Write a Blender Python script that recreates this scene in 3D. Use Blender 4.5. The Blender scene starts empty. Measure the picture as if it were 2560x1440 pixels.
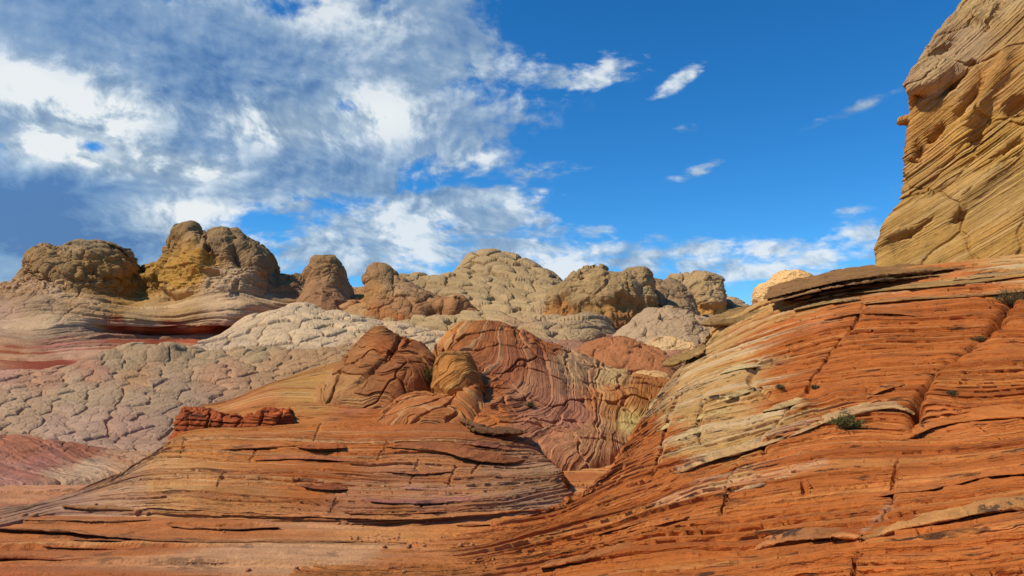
import bpy, math, random
import numpy as np
from mathutils import Vector

# ------------------------------------------------------------------ camera, sky, sun, exposure
scene = bpy.context.scene
F = 1849.0            # focal length in photo pixels (2560 wide)
PITCH = math.radians(5.0)
CAMZ = 1.6
cp, sp = math.cos(PITCH), math.sin(PITCH)

cam_d = bpy.data.cameras.new('camera')
cam_d.sensor_width = 36.0
cam_d.lens = 36.0 * F / 2560.0
cam_d.clip_start = 0.05
cam_d.clip_end = 20000
cam = bpy.data.objects.new('camera', cam_d)
scene.collection.objects.link(cam)
cam.location = (0, 0, CAMZ)
cam.rotation_euler = (math.radians(90) + PITCH, 0, 0)
scene.camera = cam

scene.view_settings.view_transform = 'Standard'
scene.view_settings.look = 'None'
scene.view_settings.exposure = 0.24
scene.view_settings.gamma = 1.0
scene.view_settings.use_curve_mapping = False
scene.cycles.max_bounces = 4
scene.cycles.diffuse_bounces = 3
scene.cycles.use_adaptive_sampling = True
scene.cycles.adaptive_threshold = 0.012

SUN_AZ, SUN_EL = -107.0, 49.0        # degrees; azimuth from +Y, negative = left
sd = bpy.data.lights.new('sun', 'SUN')
sd.energy = 3.7
sd.angle = math.radians(0.8)
sd.color = (1.0, 0.92, 0.8)
sun = bpy.data.objects.new('sun', sd)
scene.collection.objects.link(sun)
_a, _e = math.radians(SUN_AZ), math.radians(SUN_EL)
SDIR = Vector((math.sin(_a) * math.cos(_e), math.cos(_a) * math.cos(_e), math.sin(_e)))
sun.rotation_euler = (-SDIR).to_track_quat('-Z', 'Y').to_euler()


def azel(px, py):
    """direction of a photo pixel as azimuth / elevation in degrees"""
    x = (px - 1280) / F
    y = (720 - py) / F
    fy, fz = cp - y * sp, sp + y * cp
    return math.degrees(math.atan2(x, fy)), math.degrees(math.atan2(fz, math.hypot(x, fy)))


class Nodes:
    """small expression builder for a node tree"""
    def __init__(self, tree):
        self.t = tree
        self.t.nodes.clear()

    def node(self, typ, **kw):
        n = self.t.nodes.new(typ)
        for k, v in kw.items():
            setattr(n, k, v)
        return n

    def put(self, sock, v):
        if hasattr(v, 'is_linked') or hasattr(v, 'links'):
            self.t.links.new(v, sock)
        else:
            sock.default_value = v

    def m(self, op, a, b=None, c=None, clamp=False):
        n = self.node('ShaderNodeMath', operation=op, use_clamp=clamp)
        self.put(n.inputs[0], a)
        if b is not None:
            self.put(n.inputs[1], b)
        if c is not None:
            self.put(n.inputs[2], c)
        return n.outputs[0]

    def mixc(self, fac, a, b, blend='MIX'):
        n = self.node('ShaderNodeMix', data_type='RGBA', blend_type=blend)
        n.clamp_factor = True
        self.put(n.inputs[0], fac)
        for s, v in ((n.inputs[6], a), (n.inputs[7], b)):
            if isinstance(v, tuple):
                s.default_value = (v[0], v[1], v[2], 1)
            else:
                self.t.links.new(v, s)
        return n.outputs[2]

    def xyz(self, x, y, z):
        n = self.node('ShaderNodeCombineXYZ')
        for s, v in zip(n.inputs, (x, y, z)):
            self.put(s, v)
        return n.outputs[0]

    def sep(self, v):
        n = self.node('ShaderNodeSeparateXYZ')
        self.put(n.inputs[0], v)
        return n.outputs

    def noise(self, vec, scale, detail=4, rough=0.5, dist=0.0, dim='3D', w=None):
        n = self.node('ShaderNodeTexNoise', noise_dimensions=dim)
        if vec is not None:
            self.put(n.inputs['Vector'], vec)
        if w is not None:
            self.put(n.inputs['W'], w)
        n.inputs['Scale'].default_value = scale
        n.inputs['Detail'].default_value = detail
        n.inputs['Roughness'].default_value = rough
        n.inputs['Distortion'].default_value = dist
        return n.outputs[0]

    def step(self, v, lo, hi):
        n = self.node('ShaderNodeMapRange', interpolation_type='SMOOTHSTEP')
        self.put(n.inputs[0], v)
        n.inputs[1].default_value = lo
        n.inputs[2].default_value = hi
        return n.outputs[0]


def build_world():
    w = bpy.data.worlds.new('World')
    scene.world = w
    w.use_nodes = True
    g = Nodes(w.node_tree)
    out = g.node('ShaderNodeOutputWorld')
    bg = g.node('ShaderNodeBackground')
    K = 0.1
    bg.inputs['Strength'].default_value = K
    g.t.links.new(bg.outputs[0], out.inputs[0])
    sky = g.node('ShaderNodeTexSky', sky_type='NISHITA')
    sky.sun_disc = False
    sky.sun_elevation = math.radians(SUN_EL)
    sky.sun_rotation = math.radians(SUN_AZ)
    sky.altitude = 1700
    sky.air_density = 1.0
    sky.dust_density = 0.3
    sky.ozone_density = 2.5
    tc = g.node('ShaderNodeTexCoord')
    d = tc.outputs['Generated']
    x, y, z = g.sep(d)
    az = g.m('MULTIPLY', g.m('ARCTAN2', x, y), 57.29578)
    el = g.m('MULTIPLY', g.m('ARCSINE', z), 57.29578)
    # deep clear-air blue
    skyc = g.mixc(1.0, sky.outputs[0], SKYTINT, 'MULTIPLY')
    hs = g.node('ShaderNodeHueSaturation')
    hs.inputs['Saturation'].default_value = 1.12
    g.t.links.new(skyc, hs.inputs['Color'])
    skyc = hs.outputs[0]

    # flat cloud layer seen in perspective
    zz = g.m('ADD', g.m('MAXIMUM', z, 0.0), 0.22)
    qx, qy = g.m('DIVIDE', x, zz), g.m('DIVIDE', y, zz)
    q = g.xyz(qx, qy, 0.0)
    warp = g.node('ShaderNodeTexNoise', noise_dimensions='2D')
    g.put(warp.inputs['Vector'], q)
    warp.inputs['Scale'].default_value = 1.1
    warp.inputs['Detail'].default_value = 3
    wv = g.node('ShaderNodeVectorMath', operation='MULTIPLY_ADD')
    g.t.links.new(warp.outputs['Color'], wv.inputs[0])
    wv.inputs[1].default_value = (0.5, 0.5, 0)
    g.t.links.new(q, wv.inputs[2])
    qw = wv.outputs[0]
    iso = g.node('ShaderNodeVectorMath', operation='MULTIPLY_ADD')
    g.t.links.new(warp.outputs['Color'], iso.inputs[0])
    iso.inputs[1].default_value = (0.35, 0.35, 0)
    g.t.links.new(g.xyz(g.m('ADD', g.m('MULTIPLY', az, 0.056), g.m('MULTIPLY', el, 0.012)), g.m('MULTIPLY', el, 0.074), 0.0), iso.inputs[2])
    iso = iso.outputs[0]
    n1 = g.noise(iso, 2.9, 13, 0.60, 0.0, '2D')
    off = g.node('ShaderNodeVectorMath', operation='ADD')
    g.t.links.new(iso, off.inputs[0])
    off.inputs[1].default_value = (-0.022, 0.030, 0)
    n1b = g.noise(off.outputs[0], 2.9, 7, 0.53, 0.0, '2D')
    n2 = g.noise(iso, 1.7, 4, 0.5, 0.0, '2D')
    # fine curls laid out by direction, for the wisps near the skyline
    aev = g.xyz(g.m('MULTIPLY', az, 0.09), g.m('MULTIPLY', el, 0.22), 3.3)
    n3 = g.noise(aev, 2.0, 10, 0.62, 0.35, '3D')
    n4 = g.noise(g.xyz(g.m('MULTIPLY', az, 0.17), g.m('MULTIPLY', el, 0.40), 8.1), 2.0, 9, 0.58, 0.2, '3D')

    def blob(px, py, wx, wy, rot=0.0):
        a0, e0 = azel(px, py)
        sa, se = wx / 32.3, wy / 32.3
        da = g.m('SUBTRACT', az, a0)
        de = g.m('SUBTRACT', el, e0)
        c, s = math.cos(math.radians(rot)), math.sin(math.radians(rot))
        ra = g.m('ADD', g.m('MULTIPLY', da, c / sa), g.m('MULTIPLY', de, s / sa))
        re = g.m('ADD', g.m('MULTIPLY', da, -s / se), g.m('MULTIPLY', de, c / se))
        r2 = g.m('ADD', g.m('MULTIPLY', ra, ra), g.m('MULTIPLY', re, re))
        return g.m('EXPONENT', g.m('MULTIPLY', r2, -1.0))

    def total(lst):
        acc = None
        for (px, py, wx, wy, rot, amt) in lst:
            b = g.m('MULTIPLY', blob(px, py, wx, wy, rot), amt)
            acc = b if acc is None else g.m('ADD', acc, b)
        return acc

    cover = total(CLOUD_COVER)
    thin = total(CLOUD_THIN)
    bright = total(CLOUD_BRIGHT)
    dark = total(CLOUD_DARK)
    hole = total(CLOUD_HOLE)
    dens = g.m('ADD', cover, g.m('MULTIPLY', g.m('SUBTRACT', n1, 0.5), g.m('MULTIPLY', g.m('MULTIPLY', cover, 2.6, clamp=True), 2.7)))
    dens = g.m('ADD', dens, g.m('MULTIPLY', g.m('SUBTRACT', n3, 0.5), g.m('MULTIPLY', g.m('MULTIPLY', cover, 2.2, clamp=True), 0.7)))
    dens = g.m('SUBTRACT', dens, g.m('MULTIPLY', hole, g.m('ADD', 0.35, g.m('MULTIPLY', n3, 1.3))))
    a1 = g.m('MULTIPLY', g.step(dens, 0.14, 0.70), g.m('ADD', 0.74, g.m('MULTIPLY', g.m('ADD', bright, dark), 0.35), clamp=True))
    d2 = g.m('ADD', g.m('MULTIPLY', thin, 1.08), g.m('MULTIPLY', g.m('ADD', g.m('MULTIPLY', g.m('SUBTRACT', n3, 0.5), 0.55), g.m('MULTIPLY', g.m('SUBTRACT', n4, 0.5), 0.75)), g.m('MULTIPLY', g.m('ADD', g.m('MULTIPLY', thin, 2.0), 0.15, clamp=True), 3.0)))
    d2 = g.m('ADD', d2, g.m('MULTIPLY', g.m('SUBTRACT', n1, 0.5), 0.3))
    a2 = g.m('MULTIPLY', g.step(d2, 0.38, 1.05), 0.88)
    alpha = g.m('MAXIMUM', a1, a2)
    # light on the cloud: billows that catch the sun, grey undersides where thick
    puff = g.step(n1, 0.40, 0.62)
    rel = g.m('MULTIPLY', g.m('SUBTRACT', n1, n1b), 2.0)
    edge = g.m('SUBTRACT', 1.0, g.step(dens, 0.3, 1.3))
    lum = g.m('ADD', g.m('MULTIPLY', bright, g.m('ADD', 0.25, g.m('MULTIPLY', puff, 0.85))), rel)
    lum = g.m('ADD', lum, g.m('MULTIPLY', g.m('SUBTRACT', n2, 0.5), 0.8))
    lum = g.m('ADD', lum, g.m('MULTIPLY', edge, 0.16))
    lum = g.m('SUBTRACT', g.m('ADD', lum, 0.36), g.m('MULTIPLY', dark, g.m('ADD', 0.1, g.m('MULTIPLY', n1b, 1.7))))
    lum = g.m('ADD', lum, g.m('MULTIPLY', g.m('SUBTRACT', n3, 0.5), 0.22))
    ramp = g.node('ShaderNodeValToRGB')
    cr = ramp.color_ramp
    cr.elements[0].position = 0.0
    cr.elements[0].color = (0.085, 0.165, 0.33, 1)
    cr.elements[1].position = 1.0
    cr.elements[1].color = (0.69, 0.73, 0.75, 1)
    for p, c in ((0.25, (0.16, 0.26, 0.41)), (0.50, (0.26, 0.36, 0.48)), (0.78, (0.47, 0.56, 0.64))):
        e = cr.elements.new(p)
        e.color = (*c, 1)
    g.t.links.new(lum, ramp.inputs[0])
    cl = g.node('ShaderNodeVectorMath', operation='SCALE')
    g.t.links.new(ramp.outputs[0], cl.inputs[0])
    cl.inputs['Scale'].default_value = 1.0 / K
    col = g.mixc(alpha, skyc, cl.outputs[0])
    g.t.links.new(col, bg.inputs['Color'])
    w.cycles.sampling_method = 'MANUAL'
    w.cycles.sample_map_resolution = 512


SKYTINT = (0.58, 0.96, 1.26)
# (px, py, width, height, tilt, weight) of each cloud, as directions
CLOUD_COVER = [(280, 110, 600, 190, 0, 0.95), (760, 200, 430, 260, 0, 0.85), (30, 570, 470, 170, 0, 1.2), (330, 300, 300, 110, 0, 0.65),
               (1080, 120, 220, 150, 0, 0.30), (760, 400, 280, 100, 0, 0.55), (1130, 330, 220, 120, 0, 0.38), (430, 410, 200, 70, 0, 0.5)]
CLOUD_HOLE = [(60, 225, 130, 40, 0, 0.75), (235, 365, 45, 22, 0, 0.9), (870, 262, 45, 28, 0, 1.0), (640, 25, 180, 40, 0, 0.55), (560, 400, 60, 90, 0, 0.45),
              (1010, 395, 90, 30, 0, 0.4), (640, 560, 200, 60, 0, 0.6), (1300, 100, 150, 100, 0, 0.3), (940, 470, 160, 40, 0, 0.3)]
CLOUD_THIN = [(1500, 180, 180, 50, 8, 0.80), (1690, 205, 80, 20, 25, 0.75), (1230, 480, 230, 55, 12, 0.85), (1050, 510, 140, 40, 5, 0.6),
              (1080, 600, 480, 80, 0, 0.80), (1600, 640, 330, 45, 0, 0.70), (2050, 640, 240, 50, 10, 0.85), (1290, 180, 120, 60, 0, 0.5),
              (2120, 280, 150, 22, 18, 0.62), (1760, 420, 100, 20, 15, 0.58), (850, 655, 220, 60, 0, 0.75),
              (1410, 682, 50, 24, 0, 1.05), (640, 500, 170, 32, 0, 0.6), (505, 550, 90, 40, 0, 0.9), (2120, 525, 50, 14, 5, 0.4),
              (1840, 690, 120, 40, 0, 0.3), (1260, 545, 60, 20, 0, 0.8), (1720, 320, 60, 18, 0, 0.55), (1370, 290, 70, 16, 0, 0.5), (2250, 480, 40, 60, 0, 0.35)]
CLOUD_BRIGHT = [(210, 275, 190, 80, 0, 0.95), (690, 310, 130, 70, 0, 0.75), (960, 290, 140, 80, 0, 0.7), (1190, 390, 70, 40, 0, .6),
                (230, 390, 220, 34, 0, 0.7), (500, 545, 120, 45, 0, 0.75), (1500, 190, 400, 80, 0, 0.5), (900, 50, 180, 60, 0, 0.45), (30, 190, 60, 40, 0, 0.5),
                (1200, 590, 560, 100, 0, 0.55), (2050, 640, 300, 60, 0, 0.4), (1410, 680, 70, 40, 0, 0.5), (1250, 480, 200, 50, 0, 0.4), (480, 430, 120, 40, 0, 0.4)]
CLOUD_DARK = [(80, 570, 400, 120, 0, 0.34), (420, 140, 420, 90, 0, 0.08), (800, 430, 230, 50, 0, 0.16), (120, 700, 300, 90, 0, 0.15), (1060, 480, 110, 25, 0, 0.4)]
build_world()

# ------------------------------------------------------------------ helpers: noise
_u = np.uint32


def _hash(ix, iy, iz, seed):
    n = ix.astype(_u) * _u(374761393) + iy.astype(_u) * _u(668265263) + iz.astype(_u) * _u(2246822519) + _u((seed * 3266489917) & 0xffffffff)
    n = (n ^ (n >> _u(13))) * _u(1274126177)
    n = (n ^ (n >> _u(15))) * _u(2654435761)
    n ^= n >> _u(16)
    return n.astype(np.float32) * np.float32(1.0 / 4294967296.0)


def vnoise(p, seed=0):
    """value noise, p (n,3) -> (n,) in 0..1"""
    p = p.astype(np.float32)
    i = np.floor(p)
    f = p - i
    i = i.astype(np.int64)
    f = f * f * f * (f * (f * 6 - 15) + 10)
    r = 0
    for dx in (0, 1):
        wx = f[:, 0] if dx else 1 - f[:, 0]
        for dy in (0, 1):
            wy = f[:, 1] if dy else 1 - f[:, 1]
            for dz in (0, 1):
                wz = f[:, 2] if dz else 1 - f[:, 2]
                r = r + _hash(i[:, 0] + dx, i[:, 1] + dy, i[:, 2] + dz, seed) * wx * wy * wz
    return r


def fbm(p, octaves=4, seed=0, gain=0.5):
    """-1..1 fractal noise"""
    r, a, tot = 0, 1.0, 0
    q = p.astype(np.float32)
    for o in range(octaves):
        r = r + a * (vnoise(q, seed + o * 17) * 2 - 1)
        tot += a
        a *= gain
        q = q * 2.03 + 11.3
    return r / tot


def ridged(p, octaves=4, seed=0):
    r, a, tot = 0, 1.0, 0
    q = p.astype(np.float32)
    for o in range(octaves):
        r = r + a * (1 - np.abs(vnoise(q, seed + o * 17) * 2 - 1))
        tot += a
        a *= 0.5
        q = q * 2.03 + 11.3
    return r / tot


def voro(p, seed=0, jit=0.85):
    """F1, F2, cell hash"""
    p = p.astype(np.float32)
    i = np.floor(p).astype(np.int64)
    n = len(p)
    f1 = np.full(n, 9, np.float32)
    f2 = np.full(n, 9, np.float32)
    cid = np.zeros(n, np.float32)
    for dx in (-1, 0, 1):
        for dy in (-1, 0, 1):
            for dz in (-1, 0, 1):
                cx, cy, cz = i[:, 0] + dx, i[:, 1] + dy, i[:, 2] + dz
                hx = _hash(cx, cy, cz, seed)
                hy = _hash(cx, cy, cz, seed + 101)
                hz = _hash(cx, cy, cz, seed + 202)
                d = (cx + 0.5 + (hx - .5) * jit - p[:, 0]) ** 2 + (cy + 0.5 + (hy - .5) * jit - p[:, 1]) ** 2 + (cz + 0.5 + (hz - .5) * jit - p[:, 2]) ** 2
                d = np.sqrt(d).astype(np.float32)
                m = d < f1
                f2 = np.where(m, f1, np.minimum(f2, d))
                cid = np.where(m, hx, cid)
                f1 = np.where(m, d, f1)
    return f1, f2, cid


def cells(p, seed=0, jit=0.8, vec=False):
    """voronoi with the true distance to the nearest cell edge; p (n,2) or (n,3); returns edge distance, cell hash"""
    p = p.astype(np.float32)
    n, k = p.shape
    i = np.floor(p).astype(np.int64)
    zero = np.zeros(n, np.int64)
    offs = [(a, b_, c) for a in (-1, 0, 1) for b_ in (-1, 0, 1) for c in ((-1, 0, 1) if k == 3 else (0,))]

    def point(o):
        c = [i[:, j] + o[j] for j in range(k)] + [zero] * (3 - k)
        hs = [_hash(c[0], c[1], c[2], seed + 101 * j) for j in range(k)]
        return np.stack([c[j] + np.float32(0.5) + (hs[j] - np.float32(.5)) * np.float32(jit) - p[:, j] for j in range(k)], -1).astype(np.float32), hs[0]
    best = np.full(n, 99, np.float32)
    bv = np.zeros((n, k), np.float32)
    cid = np.zeros(n, np.float32)
    for o in offs:
        v, hx = point(o)
        d = (v * v).sum(-1)
        m = d < best
        best = np.where(m, d, best)
        bv = np.where(m[:, None], v, bv)
        cid = np.where(m, hx, cid)
    if vec:
        return bv, cid
    ed = np.full(n, 99, np.float32)
    for o in offs:
        v, _ = point(o)
        df = v - bv
        l = np.sqrt((df * df).sum(-1))
        e = (0.5 * (v + bv) * df).sum(-1) / np.maximum(l, 1e-6)
        ed = np.where(l > 1e-4, np.minimum(ed, e), ed)
    return np.maximum(ed, 0), cid


def sstep(x, a, b):
    t = np.clip((x - a) / (b - a), 0, 1)
    return t * t * (3 - 2 * t)


def v3(a, b, c):
    return np.stack([np.broadcast_to(a, np.shape(a) or np.shape(b)), b, np.broadcast_to(c, np.shape(b))], -1)


# ------------------------------------------------------------------ helpers: surfaces
def W(px, py, D):
    """the point at ground distance D (along +Y) seen towards a photo pixel"""
    px, py, D = np.asarray(px, float), np.asarray(py, float), np.asarray(D, float)
    x = (px - 1280) / F
    y = (720 - py) / F
    t = D / (cp - y * sp)
    return np.stack([x * t, D * np.ones_like(t), CAMZ + (sp + y * cp) * t], -1)


def herm(t, xs, ys):
    """smooth interpolation without overshoot; ys (k,...)"""
    xs = np.asarray(xs, float)
    ys = np.asarray(ys, float)
    if len(xs) == 2:
        f = np.clip((t - xs[0]) / (xs[1] - xs[0]), 0, 1)
        sh = (len(t),) + (1,) * (ys.ndim - 1)
        f = f.reshape(sh)
        return ys[0] * (1 - f) + ys[1] * f
    h = np.diff(xs)
    hs = h.reshape((-1,) + (1,) * (ys.ndim - 1))
    dl = np.diff(ys, axis=0) / hs
    m = np.zeros_like(ys)
    w1 = 2 * hs[1:] + hs[:-1]
    w2 = hs[1:] + 2 * hs[:-1]
    # average tangent, limited
    mean = (dl[:-1] * hs[1:] + dl[1:] * hs[:-1]) / (hs[1:] + hs[:-1])
    lim = 3 * np.minimum(np.abs(dl[:-1]), np.abs(dl[1:]))
    same = dl[:-1] * dl[1:] > 0
    m[1:-1] = np.where(same, np.sign(mean) * np.minimum(np.abs(mean), lim), mean * 0.25)
    m[0] = dl[0]
    m[-1] = dl[-1]
    k = np.clip(np.searchsorted(xs, t, side='right') - 1, 0, len(xs) - 2)
    f = np.clip((t - xs[k]) / h[k], 0, 1)
    sh = (len(t),) + (1,) * (ys.ndim - 1)
    f = f.reshape(sh)
    hk = h[k].reshape(sh)
    return ((2 * f ** 3 - 3 * f ** 2 + 1) * ys[k] + (f ** 3 - 2 * f ** 2 + f) * hk * m[k]
            + (-2 * f ** 3 + 3 * f ** 2) * ys[k + 1] + (f ** 3 - f ** 2) * hk * m[k + 1])


class Surf:
    """grid of points P (nv,nu,3) with the design coordinates Q (nv,nu,2) used to place features on it"""
    def __init__(s, P, Q, S, closed=False):
        s.P, s.Q, s.S, s.closed = P, Q, S, closed
        s.nv, s.nu = P.shape[:2]
        s.col = None
        s.strat = S.copy()

    def normals(s):
        P = s.P
        if s.closed:
            du = np.roll(P, -1, 1) - np.roll(P, 1, 1)
        else:
            du = np.gradient(P, axis=1)
        dv = np.gradient(P, axis=0)
        n = np.cross(du, dv)
        l = np.linalg.norm(n, axis=-1, keepdims=True)
        return n / np.maximum(l, 1e-9)

    def flat(s):
        return s.P.reshape(-1, 3), s.Q.reshape(-1, 2), s.strat.reshape(-1)

    def down(s):
        dv = -np.gradient(s.P, axis=0)
        return dv / np.maximum(np.linalg.norm(dv, axis=-1, keepdims=True), 1e-9)

    def push(s, d, along=None, lip=0.0):
        n = s.normals()
        if lip:
            # beds stick out and hang a little over the softer bed below
            dd = d.reshape(s.nv, s.nu, 1)
            s.P = s.P + n * dd + s.down() * dd * lip
            return s
        if along is not None:
            n = n + np.asarray(along, float)
            n /= np.linalg.norm(n, axis=-1, keepdims=True)
        s.P = s.P + n * d.reshape(s.nv, s.nu, 1)
        return s


def patch(rows, nu, nv, wrapL=None, wrapR=None, back=None, front=None, mode='px'):
    """rows of (px,py,D) from the near foot up and back to the skyline"""
    ctrl = []
    for r in rows:
        r = np.array(r, float)
        P = W(r[:, 0], r[:, 1], r[:, 2])
        A = np.concatenate([P, r[:, :2]], 1)
        if wrapL:
            pre = [np.concatenate([P[0] + np.array(o) + o[1] / P[0][1] * np.array([P[0][0], 0, 0]), r[0, :2] + np.array([-40. * (i + 1), 0])]) for i, o in enumerate(wrapL)]
            A = np.concatenate([np.array(pre)[::-1], A], 0)
        if wrapR:
            post = [np.concatenate([P[-1] + np.array(o) + o[1] / P[-1][1] * np.array([P[-1][0], 0, 0]), r[-1, :2] + np.array([40. * (i + 1), 0])]) for i, o in enumerate(wrapR)]
            A = np.concatenate([A, np.array(post)], 0)
        if mode == 'px':
            k = A[:, 3]
        else:
            k = np.concatenate([[0], np.cumsum(np.linalg.norm(np.diff(A[:, 3:5], axis=0), axis=1))])
        k = (k - k[0]) / (k[-1] - k[0])
        ctrl.append(herm(np.linspace(0, 1, nu), k, A))
    C = np.array(ctrl)
    extra_b = []
    if back:
        for (dy, dz) in back:
            b = C[-1].copy()
            b[:, 1] += dy
            b[:, 0] *= 1 + dy / np.maximum(C[-1][:, 1], 3) * 0.6
            b[:, 2] += dz
            b[:, 4] -= 30
            extra_b.append(b)
        C = np.concatenate([C, np.array(extra_b)], 0)
    if front:
        f = C[0].copy()
        f[:, 1] += front[0]
        f[:, 2] += front[1]
        f[:, 4] += 30
        C = np.concatenate([f[None], C], 0)
    seg = np.linalg.norm(np.diff(C[:, :, 3:5], axis=0), axis=2).mean(1) + 4
    seg3 = np.linalg.norm(np.diff(C[:, :, :3], axis=0), axis=2).mean(1)
    kv = np.concatenate([[0], np.cumsum(seg)])
    s3 = np.concatenate([[0], np.cumsum(seg3)])
    t = np.linspace(0, kv[-1], nv)
    G = herm(t, kv, C)
    S = herm(t, kv, s3)
    S = np.repeat(S[:, None], nu, 1)
    return Surf(G[..., :3], G[..., 3:5], S)


def rings(rg, nu, nv, power=2.3, lean=0.0):
    """closed body from rings (py, left px, right px, D, half depth)"""
    th = np.linspace(-math.pi / 2, 1.5 * math.pi, nu, endpoint=False)
    c, sn = np.cos(th), np.sin(th)
    ca = np.sign(c) * np.abs(c) ** (2 / power)
    sa = np.sign(sn) * np.abs(sn) ** (2 / power)
    C = []
    for (py, xl, xr, D, hd) in rg:
        px = (xl + xr) / 2 + (xr - xl) / 2 * -ca
        Dd = np.full(nu, D - 0.0)
        P = W((xl + xr) / 2 + (xr - xl) / 2 * -ca, np.full(nu, py), Dd)
        P[:, 1] += -sa * hd
        C.append(np.concatenate([P, px[:, None], np.full((nu, 1), py)], 1))
    # cap
    top = C[-1].copy()
    cen = top.mean(0)
    t2 = cen + (top - cen) * 0.5
    t2[:, 2] += (C[-1][:, 2].mean() - C[-2][:, 2].mean()) * 0.12
    t3 = cen + (top - cen) * 0.02
    t3[:, 2] += (C[-1][:, 2].mean() - C[-2][:, 2].mean()) * 0.16
    C += [t2, t3]
    C = np.array(C)
    seg = np.linalg.norm(np.diff(C[:, :, :3], axis=0), axis=2).mean(1) + 1e-3
    kv = np.concatenate([[0], np.cumsum(seg)])
    t = np.linspace(0, kv[-1], nv)
    G = herm(t, kv, C)
    S = G[..., 2].copy()
    return Surf(G[..., :3], G[..., 3:5], S, closed=True)


def tps(pts, vals, reg=1e-3, scale=100.0):
    """thin plate spline through (px,py)->value"""
    X = np.array(pts, float) / scale
    v = np.array(vals, float)
    n = len(X)

    def ker(r2):
        return np.where(r2 > 1e-12, 0.5 * r2 * np.log(r2 + 1e-12), 0)
    r2 = ((X[:, None] - X[None]) ** 2).sum(-1)
    A = np.zeros((n + 3, n + 3))
    A[:n, :n] = ker(r2) + np.eye(n) * reg
    A[:n, n] = 1
    A[:n, n + 1:] = X
    A[n, :n] = 1
    A[n + 1:, :n] = X.T
    b = np.zeros(n + 3)
    b[:n] = v
    w = np.linalg.solve(A, b)

    def ev(Q):
        q = Q / scale
        r = w[n] + q @ w[n + 1:]
        for i in range(n):
            r = r + w[i] * ker(((q - X[i]) ** 2).sum(-1))
        return r
    return ev


def polydist(Q, line):
    """distance of design points to a polyline, and the signed side"""
    best = np.full(len(Q), 1e9)
    side = np.zeros(len(Q))
    tt = np.zeros(len(Q))
    L = 0.0
    tot = sum(math.dist(a, b) for a, b in zip(line[:-1], line[1:]))
    for a, b in zip(line[:-1], line[1:]):
        a, b = np.array(a, float), np.array(b, float)
        ab = b - a
        ln = math.hypot(*ab)
        t = np.clip(((Q - a) @ ab) / (ln * ln), 0, 1)
        d = Q - (a + t[:, None] * ab)
        r = np.hypot(d[:, 0], d[:, 1])
        m = r < best
        best = np.where(m, r, best)
        side = np.where(m, np.sign(ab[0] * d[:, 1] - ab[1] * d[:, 0]), side)
        tt = np.where(m, (L + t * ln) / tot, tt)
        L += ln
    return best, side, tt


def dent(Q, px, py, rx, ry, rot=0):
    c, s = math.cos(math.radians(rot)), math.sin(math.radians(rot))
    dx, dy = Q[:, 0] - px, -(Q[:, 1] - py)
    a = (dx * c + dy * s) / rx
    b = (-dx * s + dy * c) / ry
    return np.exp(-(a * a + b * b) ** 1.5)


def layers(s, P, thick, seed, vary=0.6):
    """random beds: returns (bed protrusion -1..1 with rounded edges, groove 0..1, bed hash)"""
    rng = np.random.RandomState(seed)
    lo, hi = s.min() - thick, s.max() + thick
    n = int((hi - lo) / thick * 1.6) + 8
    b = lo + np.cumsum(thick * np.exp(rng.normal(0, vary, n)) * 0.85)
    b = np.concatenate([[lo - thick], b])
    k = np.clip(np.searchsorted(b, s, side='right') - 1, 0, len(b) - 2)
    w = b[k + 1] - b[k]
    t = np.clip((s - b[k]) / w, 0, 1)
    h = rng.rand(len(b))[k].astype(np.float32)
    q = P / (thick * 9.0)
    al = vnoise(np.stack([q[:, 0] + h * 91, q[:, 1] + h * 37, k * 3.7], -1), seed + 5)
    prot = (h * 0.9 + al * 1.1) - 1.0
    lo_, hi_ = 0.10, 0.30 + 0.45 * ((h * 13.7) % 1.0)
    e = np.minimum(t / lo_, 1) * np.minimum((1 - t) / hi_, 1)
    e = np.sqrt(np.clip(e, 0, 1))
    gr = (1 - e) * sstep(al + h * 0.3, 0.35, 0.85)
    return prot * e, gr, h


def srgb(h):
    h = h.lstrip('#')
    c = np.array([int(h[i:i + 2], 16) / 255 for i in (0, 2, 4)])
    return np.where(c <= 0.04045, c / 12.92, ((c + 0.055) / 1.055) ** 2.4)


def zones(Q, spots, P=None, warp=0.0, wscale=1.0, p=2.5):
    """rock colour blended between named places on the surface; spots (px,py,radius weight,hex)"""
    if warp:
        Q = Q.copy()
        Q[:, 0] += warp * fbm(P * wscale, 4, 71)
        Q[:, 1] += warp * 0.8 * fbm(P * wscale, 4, 72)
        Q += warp * 0.7 * np.stack([fbm(P * wscale * 5, 3, 73), fbm(P * wscale * 5, 3, 74)], -1)
    num = np.zeros((len(Q), 3))
    den = np.zeros(len(Q))
    for (x, y, r, c) in spots:
        w = (((Q[:, 0] - x) ** 2 + ((Q[:, 1] - y) * 1.6) ** 2) / r ** 2 + 0.02) ** (-p)
        num += w[:, None] * srgb(c)
        den += w
    return num / den[:, None]


def tint(col, f, amt):
    return col * (1 + amt * f[:, None])


def mixto(col, hexc, f):
    f = np.clip(f, 0, 1)[:, None]
    return col * (1 - f) + srgb(hexc) * f


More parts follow.
